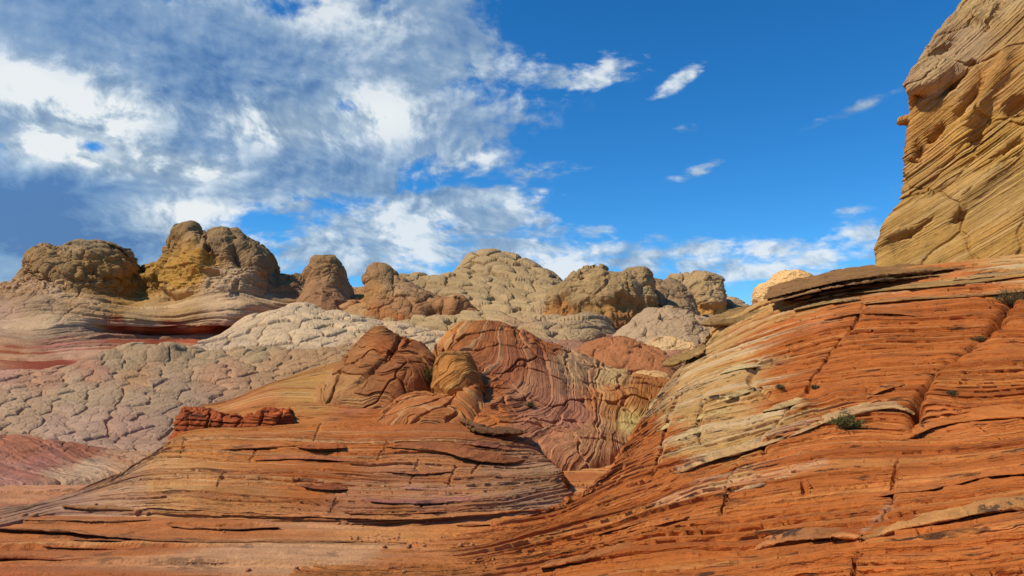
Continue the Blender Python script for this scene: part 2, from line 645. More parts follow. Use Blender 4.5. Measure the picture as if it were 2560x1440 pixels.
# ------------------------------------------------------------------ materials
def rock_material(name, unit, strat_freq=0.0, strat_bump=0.0, bump=0.5, mott=0.35, hatch=0.0, speck=0.0, streak=0.25, cell=0.0):
    """unit = size in metres of the finest grain worth showing"""
    m = bpy.data.materials.new(name)
    m.use_nodes = True
    g = Nodes(m.node_tree)
    out = g.node('ShaderNodeOutputMaterial')
    b = g.node('ShaderNodeBsdfPrincipled')
    g.t.links.new(b.outputs[0], out.inputs[0])
    b.inputs['Roughness'].default_value = 0.92
    b.inputs['Specular IOR Level'].default_value = 0.15
    at = g.node('ShaderNodeAttribute', attribute_name='rock')
    st = g.node('ShaderNodeAttribute', attribute_name='strat')
    geo = g.node('ShaderNodeNewGeometry')
    pos = geo.outputs['Position']
    big = g.noise(pos, 0.06 / unit, 5, 0.6)
    fine = g.noise(pos, 0.45 / unit, 4, 0.65)
    col = at.outputs['Color']
    v = g.m('ADD', g.m('MULTIPLY', g.m('SUBTRACT', big, 0.5), mott * 1.6), g.m('MULTIPLY', g.m('SUBTRACT', fine, 0.5), mott))
    hgt = g.m('ADD', g.m('MULTIPLY', big, 0.8), g.m('MULTIPLY', fine, 0.55))
    if strat_freq:
        w = g.m('ADD', g.m('MULTIPLY', st.outputs['Fac'], strat_freq), g.m('MULTIPLY', big, 1.1))
        lam = g.noise(None, 1.0, 4, 0.6, 0, '1D', w)
        v = g.m('ADD', v, g.m('MULTIPLY', g.m('SUBTRACT', lam, 0.5), streak * 2))
        hgt = g.m('ADD', hgt, g.m('MULTIPLY', lam, strat_bump))
    if hatch:
        x, y, z = g.sep(pos)
        hv = g.xyz(g.m('MULTIPLY', x, 0.06 / unit), g.m('MULTIPLY', y, 0.06 / unit), g.m('MULTIPLY', z, 0.36 / unit))
        hn = g.noise(hv, 1.0, 4, 0.55, 0.4)
        hgt = g.m('ADD', hgt, g.m('MULTIPLY', hn, hatch))
        v = g.m('ADD', v, g.m('MULTIPLY', g.m('SUBTRACT', hn, 0.5), hatch * 0.18))
    if cell:
        # the finest net of cracks in the crust
        wv = g.node('ShaderNodeVectorMath', operation='MULTIPLY_ADD')
        wn = g.node('ShaderNodeTexNoise')
        g.put(wn.inputs['Vector'], pos)
        wn.inputs['Scale'].default_value = 0.7 / cell
        wn.inputs['Detail'].default_value = 3
        g.t.links.new(wn.outputs['Color'], wv.inputs[0])
        wv.inputs[1].default_value = (cell * 0.9,) * 3
        g.t.links.new(pos, wv.inputs[2])
        vo = g.node('ShaderNodeTexVoronoi', feature='DISTANCE_TO_EDGE')
        g.t.links.new(wv.outputs[0], vo.inputs['Vector'])
        vo.inputs['Scale'].default_value = 1.0 / cell
        ck = g.step(vo.outputs['Distance'], 0.0, 0.13)
        hgt = g.m('ADD', hgt, g.m('MULTIPLY', ck, 0.4))
    fac = g.m('ADD', 1.0, v)
    sc = g.node('ShaderNodeVectorMath', operation='SCALE')
    g.t.links.new(col, sc.inputs[0])
    g.t.links.new(fac, sc.inputs['Scale'])
    col = sc.outputs[0]
    if speck:
        # dark dashes along the beds: lichen, desert varnish, and thin shadow lines painted in
        q = g.xyz(g.m('MULTIPLY', st.outputs['Fac'], 0.26 / unit), g.m('MULTIPLY', g.sep(pos)[0], 0.020 / unit), g.m('MULTIPLY', g.sep(pos)[1], 0.020 / unit))
        s1 = g.noise(q, 1.0, 6, 0.7)
        s2 = g.noise(pos, 0.03 / unit, 3, 0.5)
        sm = g.m('MULTIPLY', g.step(s1, 0.555, 0.60), g.step(s2, 0.43, 0.56))
        col = g.mixc(g.m('MULTIPLY', sm, speck), col, (0.035, 0.024, 0.016))
    g.t.links.new(col, b.inputs['Base Color'])
    bp = g.node('ShaderNodeBump')
    bp.inputs['Strength'].default_value = bump
    bp.inputs['Distance'].default_value = unit * 3.0
    g.t.links.new(hgt, bp.inputs['Height'])
    g.t.links.new(bp.outputs[0], b.inputs['Normal'])
    return m


def simple_material(name, rgb, rough=0.9, var=0.3, scale=40):
    m = bpy.data.materials.new(name)
    m.use_nodes = True
    g = Nodes(m.node_tree)
    out = g.node('ShaderNodeOutputMaterial')
    b = g.node('ShaderNodeBsdfPrincipled')
    g.t.links.new(b.outputs[0], out.inputs[0])
    b.inputs['Roughness'].default_value = rough
    b.inputs['Specular IOR Level'].default_value = 0.15
    geo = g.node('ShaderNodeNewGeometry')
    n = g.noise(geo.outputs['Position'], scale, 4, 0.6)
    f = g.m('ADD', 1 - var, g.m('MULTIPLY', n, var * 2))
    sc = g.node('ShaderNodeVectorMath', operation='SCALE')
    sc.inputs[0].default_value = rgb
    g.t.links.new(f, sc.inputs['Scale'])
    g.t.links.new(sc.outputs[0], b.inputs['Base Color'])
    return m


# ------------------------------------------------------------------ object makers
def mesh_object(name, surfs, mat, parent=None):
    """one mesh object from one or more grids"""
    V, C, S, FC, base = [], [], [], [], 0
    for s in surfs:
        nv, nu = s.nv, s.nu
        V.append(s.P.reshape(-1, 3))
        C.append(s.col)
        S.append(s.strat.reshape(-1))
        idx = np.arange(nv * nu).reshape(nv, nu)
        if s.closed:
            a, b2 = idx[:-1], np.roll(idx, -1, 1)[:-1]
            c, d = np.roll(idx, -1, 1)[1:], idx[1:]
        else:
            a, b2, c, d = idx[:-1, :-1], idx[:-1, 1:], idx[1:, 1:], idx[1:, :-1]
        FC.append(np.stack([a, b2, c, d], -1).reshape(-1, 4) + base)
        base += nv * nu
    V, C, S, FC = np.concatenate(V), np.concatenate(C), np.concatenate(S), np.concatenate(FC)
    me = bpy.data.meshes.new(name)
    me.vertices.add(len(V))
    me.vertices.foreach_set('co', V.astype(np.float32).ravel())
    me.loops.add(len(FC) * 4)
    me.loops.foreach_set('vertex_index', FC.astype(np.int32).ravel())
    me.polygons.add(len(FC))
    me.polygons.foreach_set('loop_start', np.arange(0, len(FC) * 4, 4, dtype=np.int32))
    me.polygons.foreach_set('loop_total', np.full(len(FC), 4, np.int32))
    me.polygons.foreach_set('use_smooth', np.ones(len(FC), bool))
    me.update(calc_edges=True)
    ca = me.attributes.new('rock', 'FLOAT_COLOR', 'POINT')
    ca.data.foreach_set('color', np.concatenate([np.clip(C, 0.004, 0.85), np.ones((len(C), 1))], 1).astype(np.float32).ravel())
    sa = me.attributes.new('strat', 'FLOAT', 'POINT')
    sa.data.foreach_set('value', S.astype(np.float32).ravel())
    me.materials.append(mat)
    o = bpy.data.objects.new(name, me)
    scene.collection.objects.link(o)
    if parent is not None:
        o.parent = parent
    return o


def tag(o, label=None, cat=None, group=None, kind=None):
    if label:
        o['label'] = label
    if cat:
        o['category'] = cat
    if group:
        o['group'] = group
    if kind:
        o['kind'] = kind
    return o


def facets(P, size, seed):
    """angular broken faces: every cell of the rock is cut on its own slant (-1..1)"""
    q = P / size + 0.12 * np.stack([fbm(P / size * 1.5, 2, seed + 1), fbm(P / size * 1.5, 2, seed + 2), fbm(P / size * 1.5, 2, seed + 3)], -1)
    bv, cid = cells(q, seed, 0.9, vec=True)
    a, b_ = cid * 6.2832, (cid * 37.7) % 1.0 * 2 - 1
    r = np.sqrt(1 - b_ * b_)
    return (bv[:, 0] * np.cos(a) * r + bv[:, 1] * np.sin(a) * r + bv[:, 2] * b_) * 1.6 + 0.5 * ((cid * 91.3) % 1.0 - 0.5)


def arc(e, w):
    """quarter-round cushion edge"""
    t = 1 - np.clip(e / w, 0, 1)
    return np.sqrt(np.maximum(1 - t * t, 0))


def pillows(P, size, seed, sub=0.34, warp=0.3, flat=1.0, ab=None):
    """knobbly brain-rock relief: cushions split by narrow cracks, each split again; ab = coordinates on the surface (else cut from space)"""
    q = (P if ab is None else np.concatenate([ab, np.zeros((len(ab), 1))], 1)) / size
    w = warp * np.stack([fbm(P / size * 0.9, 2, seed + 1), fbm(P / size * 0.9, 2, seed + 2), fbm(P / size * 0.9, 2, seed + 3)], -1)
    q = q + w + 0.018 * np.stack([fbm(P / size * 4, 2, seed + 4), fbm(P / size * 4, 2, seed + 5), fbm(P / size * 4, 2, seed + 6)], -1)
    if ab is None:
        q[:, 2] *= flat
    else:
        q = q[:, :2] * np.array([1.0, flat])
    g, cid = cells(q, seed)
    e1 = 0.58 * arc(g, 0.075) + 0.42 * arc(g, 0.47)
    q2 = q / sub + cid[:, None] * 7.0
    gg, cid2 = cells(q2, seed + 9)
    e2 = 0.55 * arc(gg, 0.08) + 0.45 * arc(gg, 0.45)
    return e1, e2, cid, cid2


def finish(s, col):
    s.col = col
    return s



# ------------------------------------------------------------------ ground: one sheet out to the horizon
GZ = tps([(-900, 500), (0, 500), (900, 500), (0, 150), (500, 730), (-300, 730), (0, 900), (350, 1000), (-250, 1000), (-500, 1400), (600, 1300), (0, 1500), (-900, 2400), (900, 2400), (0, 2400), (0, 3000)],
         [0.0, 0.0, 0.0, 0.0, -0.03, -0.03, -0.05, -0.05, -0.12, -0.35, -0.05, -0.35, -0.8, -0.8, -0.8, -0.9], reg=0.02)


def make_ground():
    nr, na = 820, 1000
    a = np.linspace(-math.pi, math.pi, na)
    a = np.sign(a) * (np.abs(a) / math.pi) ** 1.9 * math.pi
    r = np.concatenate([np.linspace(0.4, 16, nr - 70), np.geomspace(16.3, 6000, 70)])
    R, A = np.meshgrid(r, a, indexing='ij')
    X, Y = R * np.sin(A), R * np.cos(A)
    Q = np.stack([np.clip(X, -30, 30), np.clip(Y, -20, 30)], -1).reshape(-1, 2)
    Z = GZ(Q * 100).reshape(X.shape)
    far = sstep(R, 20, 60)
    Z = Z * (1 - far) + far * -1.4
    P = np.stack([X, Y, Z], -1)
    s = Surf(P, np.stack([X, Y], -1), np.zeros_like(X))
    p, q, _ = s.flat()
    near = 1 - sstep(R.ravel(), 12, 24)
    w = fbm(np.stack([p[:, 0] * 0.12, p[:, 1] * 0.5, p[:, 0] * 0], -1), 4, 4)
    st = 0.30 * p[:, 1] + 0.035 * p[:, 0] + 0.10 * w
    s.strat = (st * 0.5).reshape(X.shape)
    pr, gr, h = layers(st, p, 0.11, 31)
    pr2, gr2, h2 = layers(st + 0.01 * fbm(p * 2, 3, 9), p, 0.028, 32)
    sand = sstep(fbm(np.stack([p[:, 0] * 0.35, p[:, 1] * 1.0, p[:, 0] * 0], -1), 3, 8), 0.10, 0.45)
    d = 0.045 * pr - 0.035 * gr + 0.020 * pr2 - 0.020 * gr2
    d = d * (1 - 0.62 * sand) + 0.006 * fbm(p * 7, 4, 5)
    # the long low step across the floor in front
    line = 5.62 + 0.10 * fbm(np.stack([p[:, 0] * 0.5, p[:, 0] * 0, p[:, 0] * 0], -1), 3, 6) - 0.06 * p[:, 0]
    lw = sstep(p[:, 0], -4.5, -2.2) * (1 - sstep(p[:, 0], -0.7, 0.4))
    d += lw * (0.05 * sstep(p[:, 1] - line, 0.0, 0.03) * (1 - sstep(p[:, 1] - line, 0.05, 1.3)))
    # sandy trail that runs up to the left
    tl = np.array([(-6.2, 7.9), (-5.3, 8.6), (-4.9, 9.6), (-4.4, 10.6), (-3.9, 12.5)]) * 1.0
    td, _, _ = polydist(p[:, :2], [tuple(x) for x in tl])
    d -= 0.07 * np.exp(-(td / 0.22) ** 2)
    s.push(d * near, lip=0.6)
    bed = np.clip(0.5 + 0.5 * h + 0.1 * pr, 0, 1)
    col = mixto(np.tile(srgb('#b87440'), (len(p), 1)), '#9c5a30', bed)
    col = mixto(col, '#84482a', sstep(h2, 0.0, 0.3) * (1 - sstep(h2, 0.3, 0.4)) * 0.35)
    col = mixto(col, '#c8925e', sstep(h2, 0.72, 0.9) * 0.6)
    # paler pink flats in the middle, redder to the left
    col = mixto(col, '#b98c66', sand * sstep(p[:, 0], -4.2, -2.0) * (1 - sstep(p[:, 0], -0.2, 1.2)) * 0.8)
    col = mixto(col, '#b2552f', (1 - sstep(p[:, 0], -4.2, -2.2)) * (1 - sstep(p[:, 1], 5.2, 6.0)) * 0.6)
    col = mixto(col, '#c48a4e', np.exp(-((p[:, 0] + 0.2) / 1.2) ** 2 - ((p[:, 1] - 6.7) / 0.45) ** 2) * 0.9)
    col = mixto(col, '#bb8360', sstep(p[:, 1], 7.4, 8.6) * (1 - sstep(p[:, 0], -3.2, -2.0)) * 0.8)
    col = mixto(col, '#a9664f', np.exp(-(td / 0.2) ** 2) * 0.8)
    col = mixto(col, '#bb7038', sstep(p[:, 0] + 0.25 * p[:, 1], 0.2, 1.3) * (1 - sstep(p[:, 1], 7.0, 8.0)) * 0.8)
    # wet stains left by drained pools
    for (x, y, rx, ry) in [(-1.75, 6.45, 0.55, 0.17), (-1.6, 5.28, 0.65, 0.10), (-2.6, 5.02, 0.5, 0.06), (1.30, 8.35, 0.55, 0.22), (-0.35, 6.2, 0.35, 0.09)]:
        e = np.hypot((p[:, 0] - x) / rx, (p[:, 1] - y) / ry) + 0.35 * fbm(p * 2.5, 3, 12)
        col = mixto(col, '#7d5c3c', (1 - sstep(e, 0.85, 1.0)) * 0.6)
    col = col * np.array([1.12, 1.10, 0.98])
    finish(s, tint(col, fbm(p * 1.5, 4, 3), 0.14))
    lips = []
    for k, (pts, over, rise, thick, c) in enumerate([
            ([(-300, 1318), (49, 1326), (244, 1340), (450, 1357), (600, 1359), (800, 1358), (1010, 1364)], 0.06, 10, 0.030, '#b07242'),
            ([(180, 1352), (300, 1358), (420, 1366), (560, 1371)], 0.05, 8, 0.024, '#a8683c'),
            ([(-200, 1352), (0, 1360), (150, 1372), (330, 1380)], 0.05, 9, 0.026, '#a55c32'),
            ([(-200, 1392), (20, 1396), (170, 1402), (290, 1400)], 0.05, 10, 0.026, '#a2552c'),
            ([(860, 1368), (960, 1364), (1060, 1367), (1190, 1364)], 0.04, 8, 0.022, '#b48050'),
            ([(1140, 1318), (1240, 1314), (1340, 1308), (1450, 1292)], 0.05, 8, 0.024, '#ac6c3c'),
            ([(1030, 1398), (1150, 1402), (1260, 1398), (1360, 1386)], 0.04, 8, 0.022, '#b07040'),
            ([(-100, 1300), (80, 1302), (250, 1306), (380, 1302)], 0.04, 7, 0.022, '#b57a4a'),
            ([(420, 1322), (560, 1326), (700, 1322)], 0.04, 6, 0.018, '#b27242'),
            ([(360, 1408), (520, 1412), (640, 1408)], 0.04, 8, 0.02, '#b8835a')]):
        zs = []
        for (x, y) in pts:
            D = 5.0
            for _ in range(12):
                q0 = W(x, y, D)
                D += (q0[2] - float(GZ(np.array([[np.clip(q0[0], -30, 30), np.clip(q0[1], -20, 30)]]) * 100)[0])) * F / (y - 882) * 0.9
            zs.append(D)
        kk = np.linspace(0, 1, 14)
        pk = np.array(pts, float)
        X = pk[0, 0] + (pk[-1, 0] - pk[0, 0]) * kk
        Y = herm(X, pk[:, 0], pk[:, 1])
        D0 = herm(X, pk[:, 0], np.array(zs))
        wv = np.sin(np.pi * kk) ** 0.5
        up = 0.016
        front = [(x, y - up * F / d, d - 0.5 * over * ww) for x, y, d, ww in zip(X, Y, D0, wv)]
        back = [(x, y - rise, d + 0.012 * rise * d + 0.10) for x, y, d, ww in zip(X, Y, D0, wv)]
        lips.append(plate_body(front, back, thick, 300, 40, 560 + k, c, rag=0.3))
    o = mesh_object('ground', [s] + lips, MAT['floor'])
    tag(o, kind='structure')


MAT = {
    'floor': rock_material('floor_rock', 0.012, 44, 1.1, 0.8, 0.42, streak=0.32, speck=0.5),
    'slab': rock_material('slab_sandstone', 0.010, 26, 1.5, 0.8, 0.28, streak=0.30, speck=0.85),
    'cliff': rock_material('cliff_sandstone', 0.022, 20, 1.6, 0.9, 0.30, streak=0.22, speck=0.35),
    'terrace': rock_material('terrace_sandstone', 0.013, 24, 1.6, 0.8, 0.26, streak=0.34, speck=0.6),
    'swirl': rock_material('swirl_sandstone', 0.018, 26, 1.4, 0.6, 0.25, streak=0.22, speck=0.3),
    'brain_near': rock_material('brain_rock_near', 0.020, 0, 0, 0.5, 0.20, hatch=0.35, cell=0.14),
    'brain_mid': rock_material('brain_rock_mid', 0.032, 0, 0, 0.5, 0.20, hatch=0.4, cell=0.22),
    'brain_far': rock_material('brain_rock_far', 0.055, 0, 0, 0.55, 0.22, hatch=0.5, cell=0.45),
    'butte': rock_material('butte_rock', 0.060, 5.0, 1.2, 0.65, 0.28, streak=0.20, hatch=0.5),
    'knob': rock_material('knob_rock', 0.06, 0, 0, 0.9, 0.40, hatch=0.5),
    'varnish': rock_material('dark_ledge_rock', 0.015, 40, 1.0, 0.6, 0.35, streak=0.25, speck=0.7),
}


# ------------------------------------------------------------------ the big orange slope on the right
SLAB_ROWS = [
    [(700, 1900, 3.2), (1700, 1850, 2.9), (2900, 1750, 2.2)],
    [(650, 1478, 4.95), (950, 1476, 4.92), (1300, 1462, 4.7), (1700, 1430, 4.35), (2100, 1385, 4.0), (2560, 1330, 3.55), (2900, 1300, 3.2)],
    [(700, 1440, 5.32), (1000, 1440, 5.3), (1300, 1418, 5.4), (1600, 1392, 5.2), (1860, 1375, 4.9), (2100, 1338, 4.7), (2350, 1297, 4.5), (2560, 1265, 4.3), (2900, 1220, 4.0)],
    [(820, 1396, 5.75), (1100, 1394, 5.77), (1300, 1372, 5.95), (1500, 1335, 6.0), (1724, 1270, 6.1), (2012, 1215, 5.9), (2310, 1180, 5.6), (2560, 1150, 5.3), (2900, 1110, 4.9)],
    [(1130, 1332, 6.58), (1310, 1318, 6.65), (1420, 1285, 6.95), (1560, 1230, 7.2), (1690, 1185, 7.4), (1844, 1129, 7.6), (2000, 1085, 7.6), (2162, 1060, 7.4), (2350, 1065, 7.0), (2560, 1040, 6.5), (2900, 1000, 6)],
    [(1490, 1215, 7.9), (1560, 1170, 8.4), (1650, 1115, 8.8), (1760, 1075, 8.9), (1900, 1040, 8.7), (2100, 990, 8.6), (2300, 960, 8.2), (2560, 920, 7.6), (2900, 880, 7.0)],
    [(1565, 1110, 9.4), (1640, 1040, 10.1), (1720, 990, 10.5), (1850, 945, 10.3), (2000, 910, 10.1), (2200, 880, 9.7), (2400, 860, 9.2), (2560, 835, 8.8), (2900, 790, 8.2)],
    [(1640, 1000, 11.0), (1720, 925, 12), (1800, 890, 11.9), (1950, 840, 11.5), (2150, 790, 11), (2350, 780, 10.4), (2560, 765, 9.8), (2900, 730, 9)],
    [(1700, 925, 12.6), (1765, 870, 13.3), (1840, 830, 13.2), (1960, 775, 12.8), (2160, 735, 12.2), (2350, 715, 11.6), (2560, 700, 11), (2900, 660, 10)],
    [(1780, 852, 14.3), (1870, 793, 14.4), (1940, 757, 14.2), (2060, 722, 13.6), (2200, 700, 13.2), (2400, 674, 12.6), (2560, 655, 12), (2900, 620, 11)],
]


def ledge_profile(sd, up, down, amp, cut):
    """sd>0 above the lip: bulge that ends in a lip with an undercut below"""
    k = sstep(sd, -1.5, 2.5)
    return k * np.exp(-np.maximum(sd, 0) / up) * amp - (1 - k) * np.exp(-(np.minimum(sd, 0) / down) ** 2) * cut


def make_slab():
    s = patch(SLAB_ROWS, 1350, 950, wrapL=[(0.03, 0.5, -0.12), (0.1, 2.5, -1.5)], back=[(1.0, 0.03), (4, -0.5), (8, -5)])
    p, q, st = s.flat()
    wv = fbm(p * 0.9, 4, 2)
    st = st + 0.06 * wv + 0.02 * fbm(p * 3.1, 3, 3)
    s.strat = st.reshape(s.nv, s.nu)
    d = 0.05 * fbm(p * 0.8, 3, 21)
    toe = (1 - sstep(p[:, 0] + 0.25 * p[:, 1], 0.55, 1.9)) * (1 - sstep(p[:, 1], 6.9, 7.8))
    s.P[..., 2] -= (0.045 * toe).reshape(s.nv, s.nu)
    # cracks that cut the slope into blocks: the block on the right stands proud
    cracks = [([(2560, 730), (2470, 850), (2400, 900), (2345, 945), (2300, 1000), (2287, 1060)], 15, 0.42, 0.15),
              ([(2158, 755), (2145, 805), (2095, 860), (2040, 925), (2012, 985)], 5, 0.09, 0.05),
              ([(2012, 985), (1965, 1030), (1945, 1060), (1910, 1090), (1905, 1130)], 5, 0.08, 0.03),
              ([(1760, 985), (1750, 1060), (1752, 1105)], 5, 0.05, 0.02),
              ([(1840, 1165), (1822, 1210), (1805, 1290)], 4, 0.06, 0.02),
              ([(2245, 1150), (2235, 1200), (2230, 1260), (2147, 1345), (2140, 1440)], 4, 0.06, 0.02),
              ([(2010, 1210), (2013, 1232)], 4, 0.06, 0.0), ([(1640, 1330), (1700, 1310)], 4, 0.05, 0.0),
              ([(1935, 1000), (1870, 950), (1900, 890)], 5, 0.05, 0.0),
              ([(1690, 1000), (1670, 1060), (1650, 1130), (1630, 1190)], 5, 0.06, 0.03)]
    qw = q + 7 * np.stack([fbm(p * 3, 3, 61), fbm(p * 3, 3, 62)], -1)
    for line, wd, dp, stp in cracks:
        r, side, t = polydist(qw, line)
        end = sstep(t, 0.0, 0.12) * (1 - sstep(t, 0.9, 1.0))
        d -= dp * np.exp(-(r / wd) ** 2) * (0.3 + 0.7 * end)
        d += stp * np.where(side < 0, np.exp(-(r / 110) ** 2), -0.3 * np.exp(-(r / 60) ** 2)) * end
    # thick lips
    lipd = np.zeros(len(p))
    for line, up, dn, am, cu in [
            ([(1690, 1185), (1757, 1157), (1844, 1131), (1900, 1116), (1975, 1089), (2069, 1052), (2162, 1027), (2245, 1018), (2286, 1040)], 26, 14, 0.13, 0.12),
            ([(1859, 1382), (1937, 1356), (2031, 1344), (2106, 1341), (2147, 1344), (2190, 1336), (2237, 1322), (2350, 1299), (2500, 1272), (2700, 1258)], 22, 14, 0.09, 0.09),
            ([(2260, 1100), (2350, 1060), (2399, 1052), (2480, 1042), (2700, 1036)], 30, 14, 0.10, 0.10),
            ([(2460, 960), (2510, 945), (2570, 930)], 22, 10, 0.06, 0.08),
            ([(2180, 1240), (2237, 1232), (2312, 1224), (2387, 1209), (2560, 1180), (2700, 1170)], 20, 12, 0.06, 0.07),
            ([(1810, 1235), (1870, 1220), (1937, 1204), (2012, 1180)], 16, 9, 0.05, 0.07),
            ([(1640, 1262), (1724, 1247), (1790, 1233)], 14, 8, 0.04, 0.06),
            ([(1630, 1310), (1700, 1300), (1790, 1275)], 14, 8, 0.03, 0.05),
            ([(2230, 930), (2160, 955), (2170, 990)], 14, 9, 0.03, 0.05),
            ([(1560, 1135), (1640, 1090), (1700, 1060)], 12, 7, 0.04, 0.05),
            ([(1350, 1418), (1500, 1385), (1620, 1370)], 16, 8, 0.03, 0.04)]:
        r, side, t = polydist(qw, line)
        sd = -r * side
        if line[0][0] > line[-1][0]:
            sd = -sd
        end = sstep(t, 0.0, 0.08) * (1 - sstep(t, 0.93, 1.0))
        far = (r < 140)
        lipd += ledge_profile(sd, up, dn * 0.8, am * 0.6, cu * 0.16) * end * far
    end_n = vnoise(p * 2.3, 77)
    lipd = lipd * (0.55 + 0.9 * end_n)
    s.push(d)
    s.push(np.maximum(lipd, 0) * 0.35)
    # beds
    yel = tps([(1700, 1000), (1850, 1000), (1780, 1100), (1950, 950), (1800, 920), (2100, 900), (2300, 900), (1600, 1250), (2300, 1300), (1900, 800), (1900, 1160), (2200, 1000), (2500, 800), (1560, 1120), (2050, 830), (1400, 1400), (2560, 680), (2060, 715)],
              [1, 1, 1, .6, 1, 0, 0, 0, 0, .8, .5, 0.1, 0, .1, .4, 0, .7, .9])
    y = np.clip(-0.04 + yel(qw) + 0.30 * fbm(p * 1.2, 4, 31) + 0.30 * fbm(p * 0.45, 3, 33), 0, 1)
    pr, gr, h = layers(st, p, 0.115, 11)
    pr2, gr2, h2 = layers(st, p, 0.036, 12)
    pr3, gr3, h3 = layers(st + 0.004 * fbm(p * 9, 2, 4), p, 0.016, 13, 0.4)
    smooth = sstep(fbm(p * 0.55, 3, 44), 0.0, 0.45)
    d = (0.050 * pr - 0.075 * gr) * (1 - 0.35 * smooth) + (0.018 * pr2 - 0.026 * gr2) * (1 - 0.6 * smooth) + (0.003 * pr3 - 0.004 * gr3)
    d *= 1 - 0.55 * toe
    # small weathered hollows strung along the beds of the pale band
    f1, f2, cid = voro(np.stack([p[:, 0] * 2.2, p[:, 1] * 1.3, st * 9.0], -1), 5)
    hol = sstep(0.36 - f1, 0.0, 0.12) * (cid > 0.62) * (0.25 + y) * sstep(fbm(p * 0.9, 3, 45), -0.1, 0.2)
    d -= 0.045 * hol
    d += 0.006 * fbm(p * 11, 4, 15)
    s.push(d, lip=0.9)
    col = np.tile(srgb('#b8672e'), (len(p), 1))
    col = mixto(col, '#9c5222', sstep(h, 0.45, 0.9) * 0.75)
    col = mixto(col, '#d08a4a', sstep(h2, 0.70, 0.95) * 0.55)
    col = mixto(col, '#cc7a42', sstep(fbm(p * 0.6, 3, 50), 0.0, 0.5) * 0.7)
    ycol = np.tile(srgb('#c6975c'), (len(p), 1))
    ycol = mixto(ycol, '#d0b084', sstep(h, 0.5, 0.9) * 0.7)
    ycol = mixto(ycol, '#b98a3e', sstep(h2, 0.6, 0.9) * 0.5)
    ymix = sstep(y + 0.5 * (h - 0.5) + 0.3 * (h2 - 0.5), 0.40, 0.78)[:, None]
    col = col * (1 - ymix) + ycol * ymix
    # pale beds lower down and the pale lip
    for line, wd, c, a in [([(1640, 1262), (1790, 1225), (1940, 1195), (2060, 1160)], 9, '#d9b48a', 0.35),
                           ([(1690, 1178), (1844, 1122), (1975, 1080), (2100, 1035), (2240, 1010)], 6, '#d6b890', 0.4),
                           ([(2380, 1290), (2500, 1262), (2700, 1250)], 12, '#d09a5c', 0.8),
                           ([(2230, 1255), (2160, 1320), (2147, 1345)], 8, '#cda078', 0.5)]:
        r, side, t = polydist(qw, line)
        col = mixto(col, c, np.exp(-(r / wd) ** 2) * a)
    col = mixto(col, '#bd7a45', toe * 0.75)
    col = col * np.array([1.0, 1.0, 0.98])
    finish(s, tint(col, fbm(p * 2.2, 4, 3), 0.12))
    o = mesh_object('sandstone_slope', [s], MAT['slab'])
    tag(o, 'huge orange sandstone slope with tilted ledges and a pale yellow band, lower right', 'sandstone slope')
